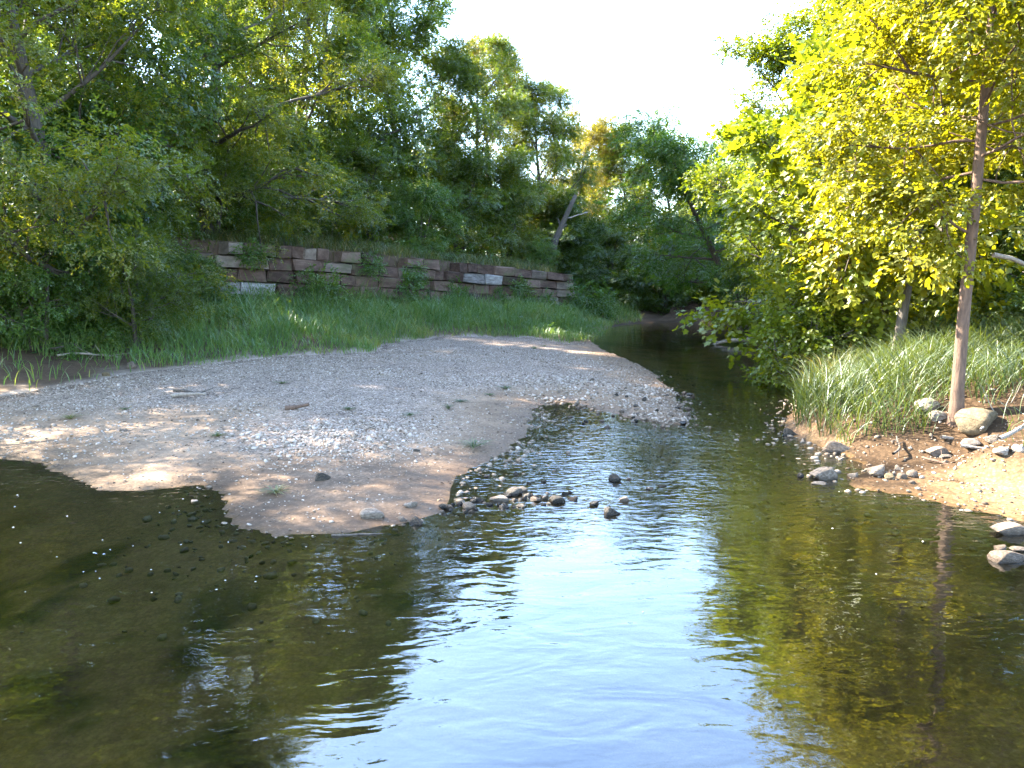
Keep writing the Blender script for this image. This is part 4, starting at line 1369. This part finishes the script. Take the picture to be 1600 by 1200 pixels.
WEEDS = [weed_mesh(400 + i, 170, 0.55, 0.45, 0.65, 0.085) for i in range(3)]
for w_ in WEEDS:
    w_.materials.append(M_BUSH)
for i, (px, D, s, lab) in enumerate([
        (485, 31.3, 1.2, 'leafy weed against the wall right of the pale low block'), (515, 31.0, 1.3, 'tall leafy weed before the left stretch of the wall'),
        (640, 35.5, 1.2, 'leafy weed before the middle of the wall'), (655, 37.0, 0.9, 'weed right beside the middle weed of the wall'),
        (715, 38.0, 1.1, 'leafy weed below the white block of the wall'), (780, 40.4, 0.9, 'weed right of the white block of the wall'),
        (820, 42.0, 1.1, 'weed near the right end of the wall'), (855, 43.0, 0.9, 'last weed at the right end of the wall'),
        (345, 26.8, 1.0, 'weed at the foot of the left end of the wall'), (905, 44.5, 1.5, 'leafy clump where the wall ends at the right'),
        (940, 44.5, 1.6, 'leafy clump on the bank beside the shaded pool')]):
    o = link('weed', WEEDS[i % 3], None, None, (X(px, D), D, hz(X(px, D), D) - 0.05), (0, 0, i * 1.1), (s, s, s * 1.05))
    tag(o, lab, 'weed', 'weeds along the stone wall')
for i, (s, c, lab) in enumerate([(0.8, 0.75, 'creeper hanging over the left end of the wall'), (3.6, 0.85, 'creeper trailing over the pale pair of blocks'), (9.6, 0.8, 'grey green creeper draped over the middle of the wall'),
                                 (12.2, 0.7, 'creeper over the top blocks before the white block'), (19.5, 0.6, 'dark creeper covering the wall near its right end')]):
    x, y, zb, zt = wall_at(s)
    o = link('creeper', WEEDS[i % 3], None, None, (x + 0.25, y - 0.25, zb + (zt - zb) * c - 0.55), (0, 0, 0.8), (1.2, 0.5, 0.8))
    tag(o, lab, 'creeper', 'creepers on the stone wall')

# undergrowth at the foot of the woods
rng = np.random.default_rng(77)
x, y = scatter(rng, 30000, -24, 26, 12, 60)
_, z = height(x, y)
k = (~z['wet']) & ((z['behind'] & (z['dwl'] > 0.8) & (z['dwl'] < 7)) | (z['isr'] & (z['dw'] > 2.5) & (y > 15)) | (z['isfar'] & (z['dw'] > 0.8)) | (z['ing'] & (z['dg'] > np.where(x < -7.6, 3.2, 1.0)) & (rng.random(len(x)) < np.where(x < -9, 1.0, 0.35))))
x, y = x[k][:7200], y[k][:7200]
m = len(x)
temps = [spray(rng, 8, 0.32, 0.10, 0.6) for _ in range(4)]
pos = np.stack([x, y, height(x, y)[0] + rng.random(m) * 0.7], 1)
V, F, Tt = leaves_from_sprays(rng, pos, rng.normal(0, 1, (m, 3)) + np.array([0, 0, 0.3]), np.array([0, 0, 1.0]) + rng.normal(0, 0.4, (m, 3)), rng.uniform(0.8, 1.5, m), temps, LEAF3, 0.8, rng.normal(0.45, 0.14, m))
tag(link('undergrowth', mesh_np('undergrowth', V, F, {'tint': Tt}), M_BUSH), 'low leafy weeds covering the ground under the trees', None, None, 'stuff')

# dead leaves and crumbs of bark scattered on the bar and the beach
rng = np.random.default_rng(91)
x, y = scatter(rng, 9000, -12, 9, 6.5, 26)
_, z = height(x, y)
k = (~z['wet']) & (z['dw'] > 0.1) & (~z['ing'] | (z['dg'] < 1.0)) & (rng.random(len(x)) < np.clip(0.15 + 1.6 * (0.3 + fbm(x * 0.5, y * 0.5 + 9, 3)), 0, 1))
x, y = x[k][:2600], y[k][:2600]
m = len(x)
pos = np.stack([x, y, height(x, y)[0] + 0.012], 1)
temps = [spray(rng, 2, 0.05, 0.045, 0.5) for _ in range(3)]
V, F, Tt = leaves_from_sprays(rng, pos, rng.normal(0, 1, (m, 3)) * np.array([1, 1, 0.1]), np.array([0, 0, 1.0]) + rng.normal(0, 0.2, (m, 3)), rng.uniform(0.5, 1.5, m), temps, LEAF4, 0.5, rng.random(m))
m_, nt_, out_ = nodes_of('dead_leaf')
p_ = N(nt_, 'BsdfPrincipled', Roughness=0.9)
a_ = N(nt_, 'Attribute', attribute_name='tint')
nt_.links.new(ramp(nt_, a_.outputs['Fac'], [(0.1, (0.030, 0.020, 0.013)), (0.6, (0.10, 0.060, 0.034)), (1.0, (0.24, 0.16, 0.085))]), p_.inputs['Base Color'])
nt_.links.new(p_.outputs[0], out_.inputs[0])
tag(link('leaf_litter', mesh_np('leaf_litter', V, F, {'tint': Tt}), m_), 'dead brown leaves scattered on the gravel and sand', None, None, 'stuff')

# floating bits on the dark water at the left
rng = np.random.default_rng(55)
n = 44
pts = np.array([P(rng.uniform(0, 480), rng.uniform(770, 930)) if i < 34 else P(rng.uniform(1000, 1500), rng.uniform(600, 1000)) for i in range(n)])
ok = inside(pts[:, 0], pts[:, 1], WATER)
pts = pts[ok]
n = len(pts)
a = rng.uniform(0, 6.28, n)
r = rng.uniform(0.003, 0.008, n)
r[:12] *= 1.7
ang = np.linspace(0, 2 * math.pi, 6, endpoint=False)
V = np.stack([pts[:, 0:1] + r[:, None] * np.cos(ang + a[:, None]) * 1.4, pts[:, 1:2] + r[:, None] * np.sin(ang + a[:, None]), 0.004 + 0.002 * np.cos(2 * ang)[None] + 0 * r[:, None]], -1)
F = np.array([(0, 1, 2), (0, 2, 3), (0, 3, 4), (0, 4, 5)])[None] + (np.arange(n) * 6)[:, None, None]
m_, nt_, out_ = nodes_of('floating_fluff')
p_ = N(nt_, 'BsdfPrincipled', Roughness=0.9)
p_.inputs['Base Color'].default_value = (0.62, 0.60, 0.54, 1)
nt_.links.new(p_.outputs[0], out_.inputs[0])
tag(link('floating_debris', mesh_np('floating_debris', V.reshape(-1, 3), F.reshape(-1, 3)), m_), 'pale bits of leaf and fluff floating on the water', None, None, 'stuff')
